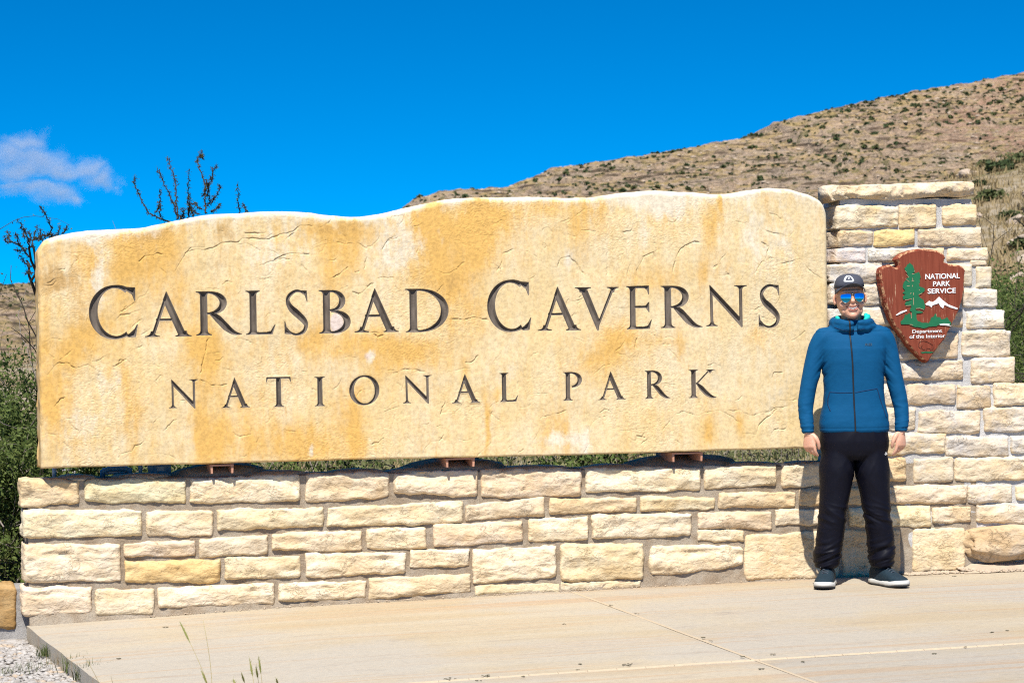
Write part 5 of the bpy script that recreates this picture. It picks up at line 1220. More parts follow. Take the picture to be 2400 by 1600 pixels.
upper = Mw.ramp(Mw.noise(2.2, 3, .5, Mw.vec((1.2, 1, .6), (7, 2, 3))), .40, .60, -.035, .05)
c = Mw.mix(Mw.ramp(Mw.math('ADD', wear, upper), .60, .68, 0, .8), c, (0.56, 0.38, 0.24))
gy = Mw.t.nodes.new('ShaderNodeSeparateXYZ'); gg = Mw.t.nodes.new('ShaderNodeNewGeometry'); Mw.t.links.new(gg.outputs['Normal'], gy.inputs[0])
bev = Mw.math('MULTIPLY', Mw.ramp(gy.outputs['Y'], -.96, -.80), Mw.ramp(gy.outputs['Y'], -.05, -.35))
c = Mw.mix(Mw.math('MULTIPLY', bev, Mw.ramp(Mw.noise(38, 4, .7), .44, .58, 0, .8)), c, (0.58, 0.34, 0.18))
Mw.col(c); Mw.bump(Mw.math('ADD', gr, Mw.math('MULTIPLY', wear, .5)), .0035, .7)
obj('board', me, Mw.m, arrow)
obj('mount_block', MB().box((0, .085, .02), (.26, .05, .34)).mesh('mount_block'), Mw.m, arrow)
M_GREEN = plain('green_paint', (0.012, 0.125, 0.050), .5, 0, .35, .18, 30); M_WP = plain('white_paint', (0.80, 0.79, 0.77), .5, 0, .3, .06, 40)
M_CARVE = plain('worn_carving', (0.45, 0.27, 0.17), .8, 0, .2, .3, 60); M_DARK = plain('dark_groove', (0.05, 0.018, 0.012), .8)
def shape(name, px, m_, y0=-.0035, y1=.003, jag=0, parent=None, rel=True):
    P = np.array([ez_(x, y) for x, y in px])[:, [0, 2]]
    if jag: P = dens_(P, .006, jag, 3)
    bm = bmesh.new(); fr = [bm.verts.new((a - AO[0], y0, b - AO[2])) for a, b in P]; bk = [bm.verts.new((a - AO[0], y1, b - AO[2])) for a, b in P]
    n_ = len(P); ed = [bm.edges.new((fr[k], fr[(k + 1) % n_])) for k in range(n_)]
    bmesh.ops.triangle_fill(bm, use_beauty=True, edges=ed)
    for k in range(n_): bm.faces.new((fr[k], bk[k], bk[(k + 1) % n_], fr[(k + 1) % n_]))
    bmesh.ops.recalc_face_normals(bm, faces=bm.faces)
    me = bpy.data.meshes.new(name); bm.to_mesh(me); bm.free()
    return obj(name, me, m_, parent or arrow)
shape('tree_emblem', [(445, 250), (480, 280), (495, 320), (505, 360), (470, 385), (540, 375), (565, 360), (570, 400), (582, 435), (565, 455), (570, 490), (555, 515), (565, 545), (600, 560), (632, 580), (630, 610), (590, 630), (550, 660), (570, 685), (615, 715), (625, 760), (638, 800), (625, 840), (600, 840), (560, 830),
      (515, 825), (520, 850), (600, 860), (610, 880), (560, 885), (522, 895), (525, 940), (545, 985), (600, 1005), (680, 1010), (705, 985), (715, 940), (745, 930), (765, 890), (785, 935), (830, 940), (840, 965), (880, 960), (915, 935), (935, 970), (965, 1000), (965, 1030), (940, 1040), (800, 1035), (780, 1050), (700, 1055), (620, 1075), (560, 1065), (480, 1055), (440, 1030), (330, 1025),
      (325, 1000), (355, 970), (375, 935), (385, 900), (410, 915), (440, 880), (455, 920), (468, 940), (470, 870), (440, 850), (465, 810), (450, 790), (390, 785), (375, 770), (400, 740), (465, 720), (460, 700), (360, 710), (355, 680), (390, 650), (350, 630), (385, 600), (352, 560), (365, 500), (385, 470), (430, 485), (390, 450), (430, 430), (400, 370), (376, 320), (400, 300), (410, 270)], M_GREEN, -.004, .003, .003)
shape('mountain_emblem', [(640, 772), (690, 730), (725, 748), (765, 728), (815, 678), (860, 722), (930, 775), (1050, 822), (1045, 838), (960, 815), (905, 790), (880, 780), (865, 825), (830, 800), (810, 760), (765, 775), (730, 785), (718, 812), (690, 790), (655, 785)], M_WP)
shape('snow_ridge', [(268, 908), (330, 865), (405, 842), (408, 856), (340, 885), (275, 915)], M_WP)
shape('lake_emblem', [(812, 1026), (870, 1016), (950, 1022), (935, 1034), (968, 1050), (900, 1040), (830, 1036)], M_WP, -.0055)
cv = MB()
for q in [[(400, 400), (430, 435)], [(390, 455), (435, 490)], [(405, 545), (440, 541)], [(478, 440), (480, 470), (465, 480), (495, 480)], [(476, 530), (478, 550)], [(490, 625), (488, 655)], [(488, 690), (490, 780)], [(445, 640), (462, 632)], [(380, 722), (465, 708)], [(388, 795), (455, 788)], [(518, 830), (570, 825), (622, 845)], [(460, 880), (463, 950)], [(470, 392), (500, 386)], [(385, 350), (400, 372)], [(500, 350), (505, 362)], [(440, 1030), (480, 1034)],
          [(560, 596), (566, 590)], [(555, 655), (600, 632)], [(555, 508), (562, 516)]]:
    W = np.array([ez_(x, y) for x, y in q]) - AO; W[:, 1] = -.0035; cv.tube(W, .0016, 5)
cv.build('carved_scars', M_CARVE, arrow)
bs = MB(); L = [(560, 1262), (575, 1244), (620, 1238), (660, 1248), (700, 1268), (735, 1290), (742, 1330), (722, 1350), (728, 1372), (712, 1372), (700, 1335), (660, 1330), (655, 1372), (640, 1372), (632, 1340), (612, 1352), (600, 1330), (575, 1330), (555, 1310), (556, 1280), (560, 1262)]
W = np.array([ez_(x, y) for x, y in L]) - AO; W[:, 1] = -.001; bs.tube(W, .0011, 5); W = np.array([ez_(x, y) for x, y in [(600, 1330), (590, 1310), (605, 1290)]]) - AO; W[:, 1] = -.001; bs.tube(W, .0011, 5)
bs.build('bison_outline', M_DARK, arrow)
shape('grass_strip', [(580, 1378), (650, 1372), (745, 1374), (730, 1386), (690, 1392), (640, 1388), (600, 1394)], M_GREEN, -.002)
def text3(s, x0, x1, ybase, h_px, name, m_, bold=.0):
    cu = bpy.data.curves.new(name, 'FONT'); cu.body = s; cu.align_x = 'CENTER'; cu.size = 1; cu.extrude = .0; cu.offset = bold
    t = bpy.data.objects.new('tmp', cu); COL.objects.link(t); dg = bpy.context.evaluated_depsgraph_get(); dg.update()
    me = bpy.data.meshes.new_from_object(t.evaluated_get(dg)); bpy.data.objects.remove(t)
    v = coords(me); ux = (v[:, 0] - v[:, 0].min()) / np.ptp(v[:, 0]); cap_ = .70
    a = np.array(ez_(x0, ybase)); b = np.array(ez_(x1, ybase - .03 * (x1 - x0))); up = np.array(ez_(x0, ybase - h_px)) - a
    uy = v[:, 1] / cap_
    W = a + ux[:, None] * (b - a) + uy[:, None] * up - AO; W[:, 1] = -.0035
    n_ = len(W); me2 = bpy.data.meshes.new(name); fs = [tuple(p.vertices) for p in me.polygons]
    me2.from_pydata(W.tolist(), [], fs); me2.materials.append(m_)
    bm = bmesh.new(); bm.from_mesh(me2); bmesh.ops.recalc_face_normals(bm, faces=bm.faces)
    for q in bm.faces:
        if q.normal.y > 0: q.normal_flip()
    r_ = bmesh.ops.extrude_face_region(bm, geom=bm.faces[:]); bmesh.ops.translate(bm, verts=[g for g in r_['geom'] if isinstance(g, bmesh.types.BMVert)], vec=(0, .003, 0)); bm.to_mesh(me2); bm.free()
    return link(bpy.data.objects.new(name, me2), arrow)
text3('NATIONAL', 640, 1076, 455, 65, 'lettering', M_WP, .010); text3('PARK', 738, 955, 545, 62, 'lettering', M_WP, .010); text3('SERVICE', 670, 1025, 638, 62, 'lettering', M_WP, .010)
text3('Department', 476, 852, 1138, 42, 'lettering', M_WP, .0); text3('of the Interior', 440, 890, 1206, 46, 'lettering', M_WP, .0)
# ------------------------------------------------------------------ the man in front of the wall
DM = 12.80                                                     # depth of his mid-plane from the camera
gx_, gy_, _ = atd(2009, 1376, DM)
person = empty('person', (gx_, gy_, 0.0), -PHI)                # local x = to the right in the photo, -y = towards the viewer
def Mp_(px, py, dy=0.0):                                       # pixel -> local (x, z) on the mid-plane moved by dy
    q = np.array(atd(px, py, DM + dy)); r_ = q - np.array([gx_, gy_, 0])
    return r_[0] * CP - r_[1] * SP, q[2]
def ell(c, rx, ry, n=28, e=2.3, rot=0.0, tilt=(0, 0)):
    a = np.linspace(0, 2 * math.pi, n, endpoint=False); ca, sa = np.cos(a), np.sin(a)
    x = np.sign(ca) * np.abs(ca) ** (2 / e) * rx; y = np.sign(sa) * np.abs(sa) ** (2 / e) * ry
    xr_, yr_ = x * math.cos(rot) - y * math.sin(rot), x * math.sin(rot) + y * math.cos(rot)
    return np.stack([c[0] + xr_, c[1] + yr_, c[2] + xr_ * tilt[0] + yr_ * tilt[1]], 1)
def limb(pts, rad, n=18, ry=None):
    """tapering tube with oval sections along a path"""
    pts = np.asarray(pts, float); t_ = np.linspace(0, 1, len(pts)); T = np.linspace(0, 1, 5 * len(pts)); P = np.stack([np.interp(T, t_, pts[:, k]) for k in range(3)], 1)
    for _ in range(3): P[1:-1] = (P[:-2] + 2 * P[1:-1] + P[2:]) / 4
    return P, np.interp(T, t_, rad)
# head profile: z, half width, front, back (local, before tilt)
HX = -0.012
hz = [(1.586, .022, -.086, -.050), (1.594, .038, -.098, -.035), (1.608, .052, -.102, -.015), (1.628, .064, -.101, .015), (1.650, .072, -.099, .050), (1.675, .078, -.098, .075), (1.70, .081, -.096, .090), (1.73, .082, -.092, .098), (1.76, .081, -.088, .100), (1.79, .075, -.078, .094), (1.815, .060, -.058, .076), (1.83, .034, -.030, .045)]
TILT = math.radians(2.6)
def HT(v):
    v = np.asarray(v, float).copy(); x = v[..., 0].copy(); z = v[..., 2] - 1.60
    v[..., 0] = x * math.cos(TILT) - z * math.sin(TILT) * 1 + HX; v[..., 2] = 1.582 + z * math.cos(TILT) + x * math.sin(TILT)
    return v
def hring(z, hw, f_, b_, n=32):
    a = np.linspace(0, 2 * math.pi, n, endpoint=False); ca, sa = np.cos(a), np.sin(a)
    x = np.sign(ca) * np.abs(ca) ** .86 * hw; cy = 0.0
    y = np.where(sa < 0, -np.abs(sa) ** .80 * (-f_), np.abs(sa) ** .9 * b_)
    return np.stack([x, y, np.full(n, z)], 1)
bm_ = MB()
bm_.loft([HT(hring(*q)) for q in hz])
def hb(c, r, rot=None): bm_.add(HT(MB().ball(c, r, 16, 10, rot).v[0]), MB().ball(c, r, 16, 10, rot).f)
hb((0, -.106, 1.689), (.0150, .0185, .0125)); hb((-.014, -.099, 1.686), (.0095, .012, .009)); hb((.014, -.099, 1.686), (.0095, .012, .009))
bm_.add(HT(np.concatenate([ell((0, -.098 - .014 * k, 1.735 - .046 * k), .0095 + .004 * k, .012, 12) for k in np.linspace(0, 1, 5)])), MB().loft([ell((0, 0, k), 1, 1, 12) for k in range(5)]).f)
for s in (-1, 1):
    hb((s * .042, -.070, 1.668), (.031, .027, .024)); hb((s * .049, -.052, 1.632), (.016, .028, .024)); hb((s * .091, .004, 1.705), (.008, .020, .034), [[math.cos(s * .35), -math.sin(s * .35), 0], [math.sin(s * .35), math.cos(s * .35), 0], [0, 0, 1]]); hb((s * .089, -.002, 1.685), (.008, .012, .014))
hb((0, -.090, 1.606), (.024, .018, .016)); hb((0, -.098, 1.640), (.030, .010, .006)); hb((0, -.086, 1.745), (.064, .016, .012)); hb((0, -.099, 1.665), (.026, .012, .012))
bm_.loft([ell((HX * .5, .012, z), r_, r_ * 1.02, 24) for z, r_ in ((1.44, .075), (1.50, .062), (1.56, .058), (1.64, .060))])
# trunk and limbs under the clothes
bm_.loft([ell((0, .012, z), a, b, 28) for z, a, b in ((.80, .10, .08), (.86, .155, .10), (.95, .160, .10), (1.10, .150, .092), (1.25, .165, .100), (1.38, .175, .098), (1.45, .155, .080), (1.50, .08, .06))])
SH = {-1: [(-.172, .015, 1.456), (-.219, .015, 1.378), (-.262, .008, 1.20), (-.287, -.002, 1.075), (-.287, -.022, .985), (-.280, -.038, .915), (-.276, -.042, .890)],
      1: [(.172, .015, 1.460), (.211, .015, 1.383), (.243, .008, 1.20), (.272, -.002, 1.075), (.276, -.020, .985), (.268, -.034, .915), (.264, -.038, .890)]}
AR = [.052, .050, .043, .036, .032, .027, .024]
for s in (-1, 1):
    P, R_ = limb(SH[s], AR); bm_.loft([np.array(p) + np.stack([np.cos(np.linspace(0, 6.283, 16, endpoint=False)) * r_, np.sin(np.linspace(0, 6.283, 16, endpoint=False)) * r_, np.zeros(16)], 1) for p, r_ in zip(P, R_)])
LEG = {-1: [(-.088, .01, .84), (-.108, .0, .66), (-.138, -.01, .44), (-.158, .02, .24), (-.174, .035, .085)], 1: [(.088, .01, .84), (.104, .0, .66), (.127, -.01, .44), (.143, .02, .24), (.153, .035, .085)]}
for s in (-1, 1):
    P, R_ = limb(LEG[s], [.080, .072, .054, .048, .038]); bm_.loft([np.array(p) + np.stack([np.cos(np.linspace(0, 6.283, 16, endpoint=False)) * r_, np.sin(np.linspace(0, 6.283, 16, endpoint=False)) * r_, np.zeros(16)], 1) for p, r_ in zip(P, R_)])
# hands: palm, four unequal curled fingers, thumb. sgn = side in the photo; backs of the hands face the viewer / outwards
def hand(s):
    w = np.array(SH[s][-1]); w = w + np.array([0, 0, .02])
    ax = np.array([-s * .05, -.10, -1.0]); ax /= np.linalg.norm(ax)               # along the hand, down
    ac = np.array([s * .78, .62, 0.0]); ac -= ax * (ac @ ax); ac /= np.linalg.norm(ac)   # from index side (inner) to little finger side (outer)
    pn = np.cross(ax, ac); pn /= np.linalg.norm(pn)
    if pn[0] * s > 0: pn = -pn                                                          # palm normal points back to the thigh
    def L(a, c_, n_): return w + ax * a + ac * c_ + pn * n_
    rings = []
    for a, hw, ht in ((-.02, .025, .019), (.01, .026, .018), (.035, .034, .019), (.065, .041, .018), (.088, .041, .016), (.098, .036, .011)):
        q = np.linspace(0, 6.283, 18, endpoint=False); rings.append(np.array([L(a, .002 + math.cos(t) * hw, math.sin(t) * ht) for t in q]))
    bm_.loft(rings)
    for k, (c_, ln, r_, curl) in enumerate(((-.030, .072, .0090, .55), (-.0095, .078, .0092, .75), (.0115, .072, .0088, .90), (.031, .056, .0078, 1.05))):
        p = np.array([.086, c_, .0]); pts = [L(.072, c_ * .96, -.002), L(*p)]; an = .25 + .12 * k; seg = [.46, .31, .23]
        for j, sg in enumerate(seg):
            p = p + np.array([math.cos(an), 0, math.sin(an)]) * ln * sg; pts.append(L(*p)); an += curl * (.75 if j == 0 else .55)
        P = np.array(pts); T = np.linspace(0, 1, 16); P2_ = np.stack([np.interp(T, np.linspace(0, 1, len(P)), P[:, q]) for q in range(3)], 1)
        rr = np.interp(T, [0, .3, .38, .55, .6, .8, .93, 1], np.array([1.0, 1.06, 1.12, .98, 1.04, .92, .85, .5]) * r_)
        bm_.tube(P2_, rr, 12)
    th = [L(.018, -.020, .004), L(.040, -.040, .006), L(.066, -.052, .010), L(.088, -.050, .018), L(.108, -.044, .026)]
    T = np.linspace(0, 1, 14); P2_ = np.stack([np.interp(T, np.linspace(0, 1, 5), np.array(th)[:, q]) for q in range(3)], 1)
    bm_.tube(P2_, np.interp(T, [0, .3, .5, .75, .92, 1], [.015, .015, .0115, .0108, .0092, .005]), 12)
for s in (-1, 1): hand(s)
me = remeshed(bm_.mesh('person_body'), .0030, 6, .5)
M_SKIN = Mat('skin', .50, .35)
f1 = M_SKIN.noise(26, 4); M_SKIN.col(M_SKIN.mix(M_SKIN.ramp(f1, .35, .65), (0.54, 0.285, 0.19), (0.62, 0.34, 0.23)))
M_SKIN.b.inputs['Subsurface Weight'].default_value = .12; M_SKIN.b.inputs['Subsurface Radius'].default_value = (.012, .005, .003); M_SKIN.b.inputs['Subsurface Scale'].default_value = 1.0
# smile creases pressed into the face
v = coords(me); nn_ = normals(me)
crease = MB()
def press(line, w_, d_):
    W = HT(np.array(line, float)); best = np.full(len(v), 9.0)
    for a, b in zip(W[:-1], W[1:]):
        e = b - a; t_ = np.clip(((v - a) @ e) / (e @ e), 0, 1); best = np.minimum(best, np.linalg.norm(v - a - t_[:, None] * e, axis=1))
    return d_ * np.exp(-(best / w_) ** 2)
dsp = np.zeros(len(v))
for s in (-1, 1):
    dsp += press([(s * .018, -.104, 1.687), (s * .036, -.100, 1.668), (s * .046, -.092, 1.648)], .0042, .0042) + press([(s * .056, -.085, 1.668), (s * .062, -.075, 1.640)], .004, .0012)
dsp += press([(-.036, -.098, 1.655), (-.018, -.106, 1.648), (0, -.108, 1.646), (.018, -.106, 1.649), (.036, -.098, 1.657)], .006, .006)
me_v = v - nn_ * dsp[:, None]; setco(me, me_v)
body = obj('body', me, M_SKIN.m, person)
tag(person, 'smiling man in a blue zip jacket, dark trousers, cap and mirrored sunglasses before the wall', 'person')
bvh_face = BVHTree.FromPolygons([Vector(q) for q in me_v], [tuple(p.vertices) for p in me.polygons])
def front(bvh, x, z, off=.0):
    h = bvh.ray_cast(Vector((x, -2, z)), Vector((0, 1, 0))); return (h[0].y if h[0] is not None else -.1) - off
def decal(name, poly, bvh, m_, off=.002, thick=.002, parent=None, head=False, nsub=5):
    """thin patch that follows the surface behind it; poly in local (x, z)"""
    P = np.array(poly, float)
    if head: P = HT(np.stack([P[:, 0], 0 * P[:, 0], P[:, 1]], 1))[:, [0, 2]]
    P = dens_(P, .004, 0, 1); bm = bmesh.new(); vs = [bm.verts.new((a, 0, b)) for a, b in P]; n_ = len(P)
    bmesh.ops.triangle_fill(bm, use_beauty=True, edges=[bm.edges.new((vs[k], vs[(k + 1) % n_])) for k in range(n_)])
    for _ in range(4):
        bmesh.ops.subdivide_edges(bm, edges=[e for e in bm.edges if e.calc_length() > .006], cuts=1); bmesh.ops.triangulate(bm, faces=bm.faces)
    for q in bm.verts: q.co.y = front(bvh, q.co.x, q.co.z, off)
    bmesh.ops.recalc_face_normals(bm, faces=bm.faces)
    if sum(q.normal.y for q in bm.faces) > 0: bmesh.ops.reverse_faces(bm, faces=bm.faces)
    r_ = bmesh.ops.extrude_face_region(bm, geom=bm.faces[:]); bmesh.ops.translate(bm, verts=[g for g in r_['geom'] if isinstance(g, bmesh.types.BMVert)], vec=(0, thick, 0))
    me = bpy.data.meshes.new(name); bm.to_mesh(me); bm.free(); return obj(name, me, m_, parent or person)
M_LIP = plain('lips', (0.46, 0.17, 0.13), .45, 0, .4, .1, 60); M_MOUTH = plain('mouth_dark', (0.07, 0.012, 0.01), .6); M_TEETH = plain('teeth', (0.82, 0.78, 0.70), .3, 0, .5, .03)
def smile(w_, up, lo, zc, curve, n=13):
    x = np.linspace(-w_, w_, n); k = 1 - (x / w_) ** 2; base_ = zc + curve * (x / w_) ** 2
    return list(zip(x, base_ + up * k)) + list(zip(x[::-1], (base_ - lo * k)[::-1]))
decal('mouth', smile(.040, .004, .0135, 1.6505, .0095), bvh_face, M_MOUTH, .0015, .003, body, True)
decal('teeth', smile(.030, .0025, .0070, 1.6508, .0065), bvh_face, M_TEETH, .0032, .002, body, True)
xl_ = np.linspace(-.034, .034, 13); k_ = 1 - (xl_ / .034) ** 2
decal('lip', list(zip(xl_, 1.6505 + .009 * (xl_ / .04) ** 2 - .0115 * k_)) + list(zip(xl_[::-1], (1.6505 + .009 * (xl_ / .04) ** 2 - .0125 * k_ - .0085 * k_ ** .6)[::-1])), bvh_face, M_LIP, .0045, .005, body, True)
decal('lip', list(zip(xl_ * 1.15, 1.6535 + .0105 * (xl_ / .034) ** 2 + .003 * k_)) + list(zip(xl_[::-1] * 1.15, (1.6515 + .0095 * (xl_ / .034) ** 2 + .0015 * k_)[::-1])), bvh_face, M_LIP, .0035, .004, body, True)
# ---------------- jacket
M_JKT = Mat('blue_fleece', .75, .12)
hf = M_JKT.noise(60, 5, .7, M_JKT.vec((.6, 1, 2.0))); c = M_JKT.mix(M_JKT.ramp(hf, .36, .64), (0.0014, 0.059, 0.148), (0.0019, 0.064, 0.158)); M_JKT.col(c)
M_JKT.bump(M_JKT.math('ADD', M_JKT.noise(14, 5, .6, None, .5), M_JKT.math('MULTIPLY', M_JKT.noise(200, 2), .12)), .004, .25)
jk = MB()
jk.loft([ell((x, .012, z), a, b, 36, 2.4) for z, a, b, x in ((.900, .196, .118, 0), (.915, .203, .126, 0), (.945, .204, .129, 0), (1.0, .199, .128, 0), (1.07, .181, .120, 0), (1.15, .173, .117, 0), (1.24, .177, .120, 0), (1.32, .187, .125, 0), (1.39, .198, .122, 0), (1.44, .198, .110, 0), (1.475, .190, .096, 0), (1.503, .160, .084, -.002), (1.526, .118, .078, -.004), (1.56, .078, .074, -.005))])
JR = [.076, .068, .055, .0485, .0435, .039, .0355, .0345]
for s in (-1, 1):
    pth = SH[s][:6] + [tuple(np.array(SH[s][5]) + np.array([0, -.002, -.012]))]
    pth = [(s * .110, .012, 1.452)] + pth
    P, R_ = limb(pth, JR, 18); an = np.linspace(0, 6.283, 24, endpoint=False); rr = []
    tg = np.gradient(P, axis=0); tg /= np.linalg.norm(tg, axis=1)[:, None]
    for p, r_, t_ in zip(P, R_, tg):
        u = np.cross(t_, [0, 1, 0]); u /= np.linalg.norm(u); w_ = np.cross(t_, u); rr.append(p + np.cos(an)[:, None] * u * r_ + np.sin(an)[:, None] * w_ * r_ * 1.08)
    jk.loft(rr)
# bunched hood: rolls round the neck
hoodp = []
for a in np.linspace(-205, 25, 26):
    t_ = math.radians(a); hoodp.append((HX * .6 + .098 * math.cos(t_), .012 - .092 * math.sin(-t_) * -1 if False else .020 - .080 * math.sin(t_) * -1 * -1, 1.552))
back = np.array([(HX * .6 + .100 * math.cos(t_), .022 + .075 * math.sin(t_), 1.545 + .016 * max(0, math.sin(t_))) for t_ in np.radians(np.linspace(-25, 205, 24))])
jk.tube(back, .031, 14)
for s in (-1, 1):
    jk.tube([(s * .100, .000, 1.548), (s * .090, -.040, 1.545), (s * .062, -.078, 1.540), (s * .030, -.096, 1.540), (s * .012, -.098, 1.542)], [.024, .022, .020, .017, .013], 12)
    jk.tube([(s * .118, .010, 1.530), (s * .106, -.035, 1.521), (s * .075, -.072, 1.512), (s * .030, -.094, 1.512), (s * .008, -.098, 1.514)], [.020, .019, .018, .016, .013], 12)
me = remeshed(jk.mesh('jacket'), .0050, 20, .5)
v = coords(me); nr_ = normals(me)
x, y, z = v[:, 0], v[:, 1], v[:, 2]
arm = (np.abs(x) > .215) | ((np.abs(x) > .19) & (z > 1.42))
def wr(fx, fz, seed, sharp=1.0): return ridged(x * fx + .25 * pnoise(x * 6, y * 6, z * 6 + seed), y * fx * .7, z * fz + seed, 2)
d = np.zeros(len(v))
d += .0025 * fbm(x * 6, y * 6, z * 5, 3)
wm = np.exp(-((z - .955) / .05) ** 2); d += wm * (.0018 * wr(3, 12, 1)) * (~arm)                                       # blousing above the hem
el = np.exp(-((z - 1.06) / .11) ** 2) * arm; d += el * .0032 * (wr(9, 17, 3) - .2)
cf = np.exp(-((z - .945) / .045) ** 2) * arm; d += cf * .0038 * (wr(7, 34, 5) - .2)
d += arm * sstep(1.02, 1.4, z) * .0010 * (wr(7, 10, 8) - .2)
ap = np.exp(-((z - 1.30) / .12) ** 2) * np.exp(-((np.abs(x) - .185) / .05) ** 2); d += ap * .0065 * (ridged((x * np.sign(x) + z * .9) * 16, y * 5, 3, 2) - .3)
d += (~arm) * (z < 1.40) * .0009 * (ridged(x * 6 + z * 2 * np.sign(x), y * 3, z * 9 + 4, 3) - .3)
d -= .002 * np.exp(-((z - .928) / .004) ** 2) * (~arm)                                                                     # hem seam
d -= .0035 * np.exp(-((z - .925) / .003) ** 2) * arm
hood = (z > 1.495); d += hood * .0040 * (wr(10, 20, 9) - .2)
setco(me, v + nr_ * d[:, None])
jacket = obj('jacket', me, M_JKT.m, person)
vj = coords(me); bvj = BVHTree.FromPolygons([Vector(q) for q in vj], [tuple(p.vertices) for p in me.polygons])
M_ZIP = plain('black_zip', (0.012, 0.013, 0.016), .45, 0, .4, .1); M_SEAM = plain('dark_seam', (0.004, 0.028, 0.085), .8)
zp = [Mp_(1820 + a / 2.703, 560 + b / 2.703, -.11) for a, b in ((462, 505), (468, 580), (474, 680), (482, 800), (488, 950), (494, 1100), (500, 1236))]
def ribbon(name, path, w_, bvh, m_, off, parent=jacket, n=60):
    P = np.array(path); t_ = np.linspace(0, 1, len(P)); T = np.linspace(0, 1, n); C = np.stack([np.interp(T, t_, P[:, k]) for k in range(2)], 1)
    tg = np.gradient(C, axis=0); tg /= np.linalg.norm(tg, axis=1)[:, None]; N_ = np.stack([-tg[:, 1], tg[:, 0]], 1)
    V = []; 
    for k in range(n):
        for s in (-1, 0, 1):
            q = C[k] + N_[k] * w_ / 2 * s; V.append((q[0], front(bvh, q[0], q[1], off if s == 0 else off * .4), q[1]))
    f = [(k * 3 + s, k * 3 + s + 1, k * 3 + s + 4, k * 3 + s + 3) for k in range(n - 1) for s in (0, 1)]
    me = mesh(name, V, f, True); o = obj(name, me, m_, parent); md = o.modifiers.new('s', 'SOLIDIFY'); md.thickness = .0012; return o
ribbon('zip', zp, .0085, bvj, M_ZIP, .003)
def zpx(L): return [Mp_(1820 + a / 2.703, 560 + b / 2.703, -.10) for a, b in L]
ribbon('pocket_seam', zpx([(345, 968), (334, 1010), (333, 1050), (345, 1090)]), .0045, bvj, M_SEAM, .002); ribbon('pocket_seam', zpx([(642, 950), (660, 1010), (685, 1080), (702, 1130)]), .0045, bvj, M_SEAM, .002)
ribbon('pocket_seam', zpx([(345, 970), (400, 974), (480, 972)]), .0028, bvj, M_SEAM, .0014); ribbon('pocket_seam', zpx([(498, 972), (560, 960), (640, 947)]), .0028, bvj, M_SEAM, .0014)
ribbon('collar_seam', zpx([(376, 560), (410, 574), (460, 586), (520, 580), (556, 568)]), .0028, bvj, M_SEAM, .0014)
M_LOGO = plain('grey_print', (0.035, 0.065, 0.095), .8, 0, .1)
cu = bpy.data.curves.new('t', 'FONT'); cu.body = 'REI'; cu.size = 1; cu.offset = .02
t_o = bpy.data.objects.new('tmp', cu); COL.objects.link(t_o); dg = bpy.context.evaluated_depsgraph_get(); dg.update(); tm = bpy.data.meshes.new_from_object(t_o.evaluated_get(dg)); bpy.data.objects.remove(t_o)
tv = coords(tm); p0, p1 = zpx([(562, 676), (606, 675)]); hgt = .0145; ux_ = (tv[:, 0] - tv[:, 0].min()) / np.ptp(tv[:, 0])
W = np.stack([p0[0] + ux_ * (p1[0] - p0[0]), 0 * ux_, p0[1] + ux_ * (p1[1] - p0[1]) + tv[:, 1] / .7 * hgt], 1)
for q in W: q[1] = front(bvj, q[0], q[2], .002)
obj('chest_print', mesh('chest_print', W, [tuple(p.vertices) for p in tm.polygons]), M_LOGO, jacket)
M_TEAL = plain('teal_lining', (0.01, 0.42, 0.36), .7, 0, .2, .15, 40)
MB().tube([(.082, .012, 1.578), (.084, -.020, 1.578), (.074, -.050, 1.570), (.058, -.068, 1.560)], [.016, .018, .016, .008], 10).tube([(.078, .010, 1.590), (.074, -.018, 1.590), (.064, -.040, 1.580)], [.010, .012, .008], 10).build('hood_lining', M_TEAL, jacket, True)
MB().tube([(-.092, .012, 1.576), (-.094, -.018, 1.574), (-.088, -.040, 1.566)], [.012, .013, .008], 10).build('hood_lining', M_TEAL, jacket, True)
M_CUFF = plain('cuff_band', (0.01, 0.03, 0.07), .7)
# ---------------- trousers
M_TR = Mat('dark_satin', .55, .13); M_TR.col(M_TR.mix(M_TR.noise(40, 3), (0.0022, 0.0022, 0.0052), (0.0045, 0.0045, 0.010)))
M_TR.bump(M_TR.noise(260, 2), .0015, .15)
tr = MB()
tr.loft([ell((0, .012, z), a, b, 36, 2.3) for z, a, b in ((.745, .150, .09), (.77, .188, .112), (.80, .197, .122), (.85, .203, .128), (.90, .197, .122), (.94, .19, .115))])
TL = {-1: [(-.092, .012, .905), (-.108, .010, .68), (-.123, .0, .54), (-.137, -.004, .42), (-.152, .006, .30), (-.168, .022, .20), (-.172, .030, .14), (-.173, .030, .108)],
      1: [(.092, .012, .905), (.103, .010, .68), (.112, .0, .54), (.122, -.004, .42), (.141, .006, .30), (.152, .022, .20), (.152, .030, .14), (.152, .030, .108)]}
TRX = [.080, .101, .088, .079, .079, .078, .073, .066]; TRY = [.095, .113, .095, .085, .086, .092, .096, .094]
an = np.linspace(0, 6.283, 30, endpoint=False)
for s in (-1, 1):
    P, A1 = limb(TL[s], TRX); _, B1 = limb(TL[s], TRY); tr.loft([np.stack([p[0] + np.cos(an) * a, p[1] + np.sin(an) * b, np.full(30, p[2])], 1) for p, a, b in zip(P, A1, B1)])
me = remeshed(tr.mesh('trousers'), .0050, 30, .5)
v = coords(me); nr_ = normals(me); x, y, z = v[:, 0], v[:, 1], v[:, 2]; sg = np.sign(x)
lx = np.interp(-z, [-.78, -.54, -.42, -.30, -.118], [.10, .12, .135, .15, .163]); u = (np.abs(x) - lx)
d = .003 * fbm(x * 5, y * 5, z * 4, 3)
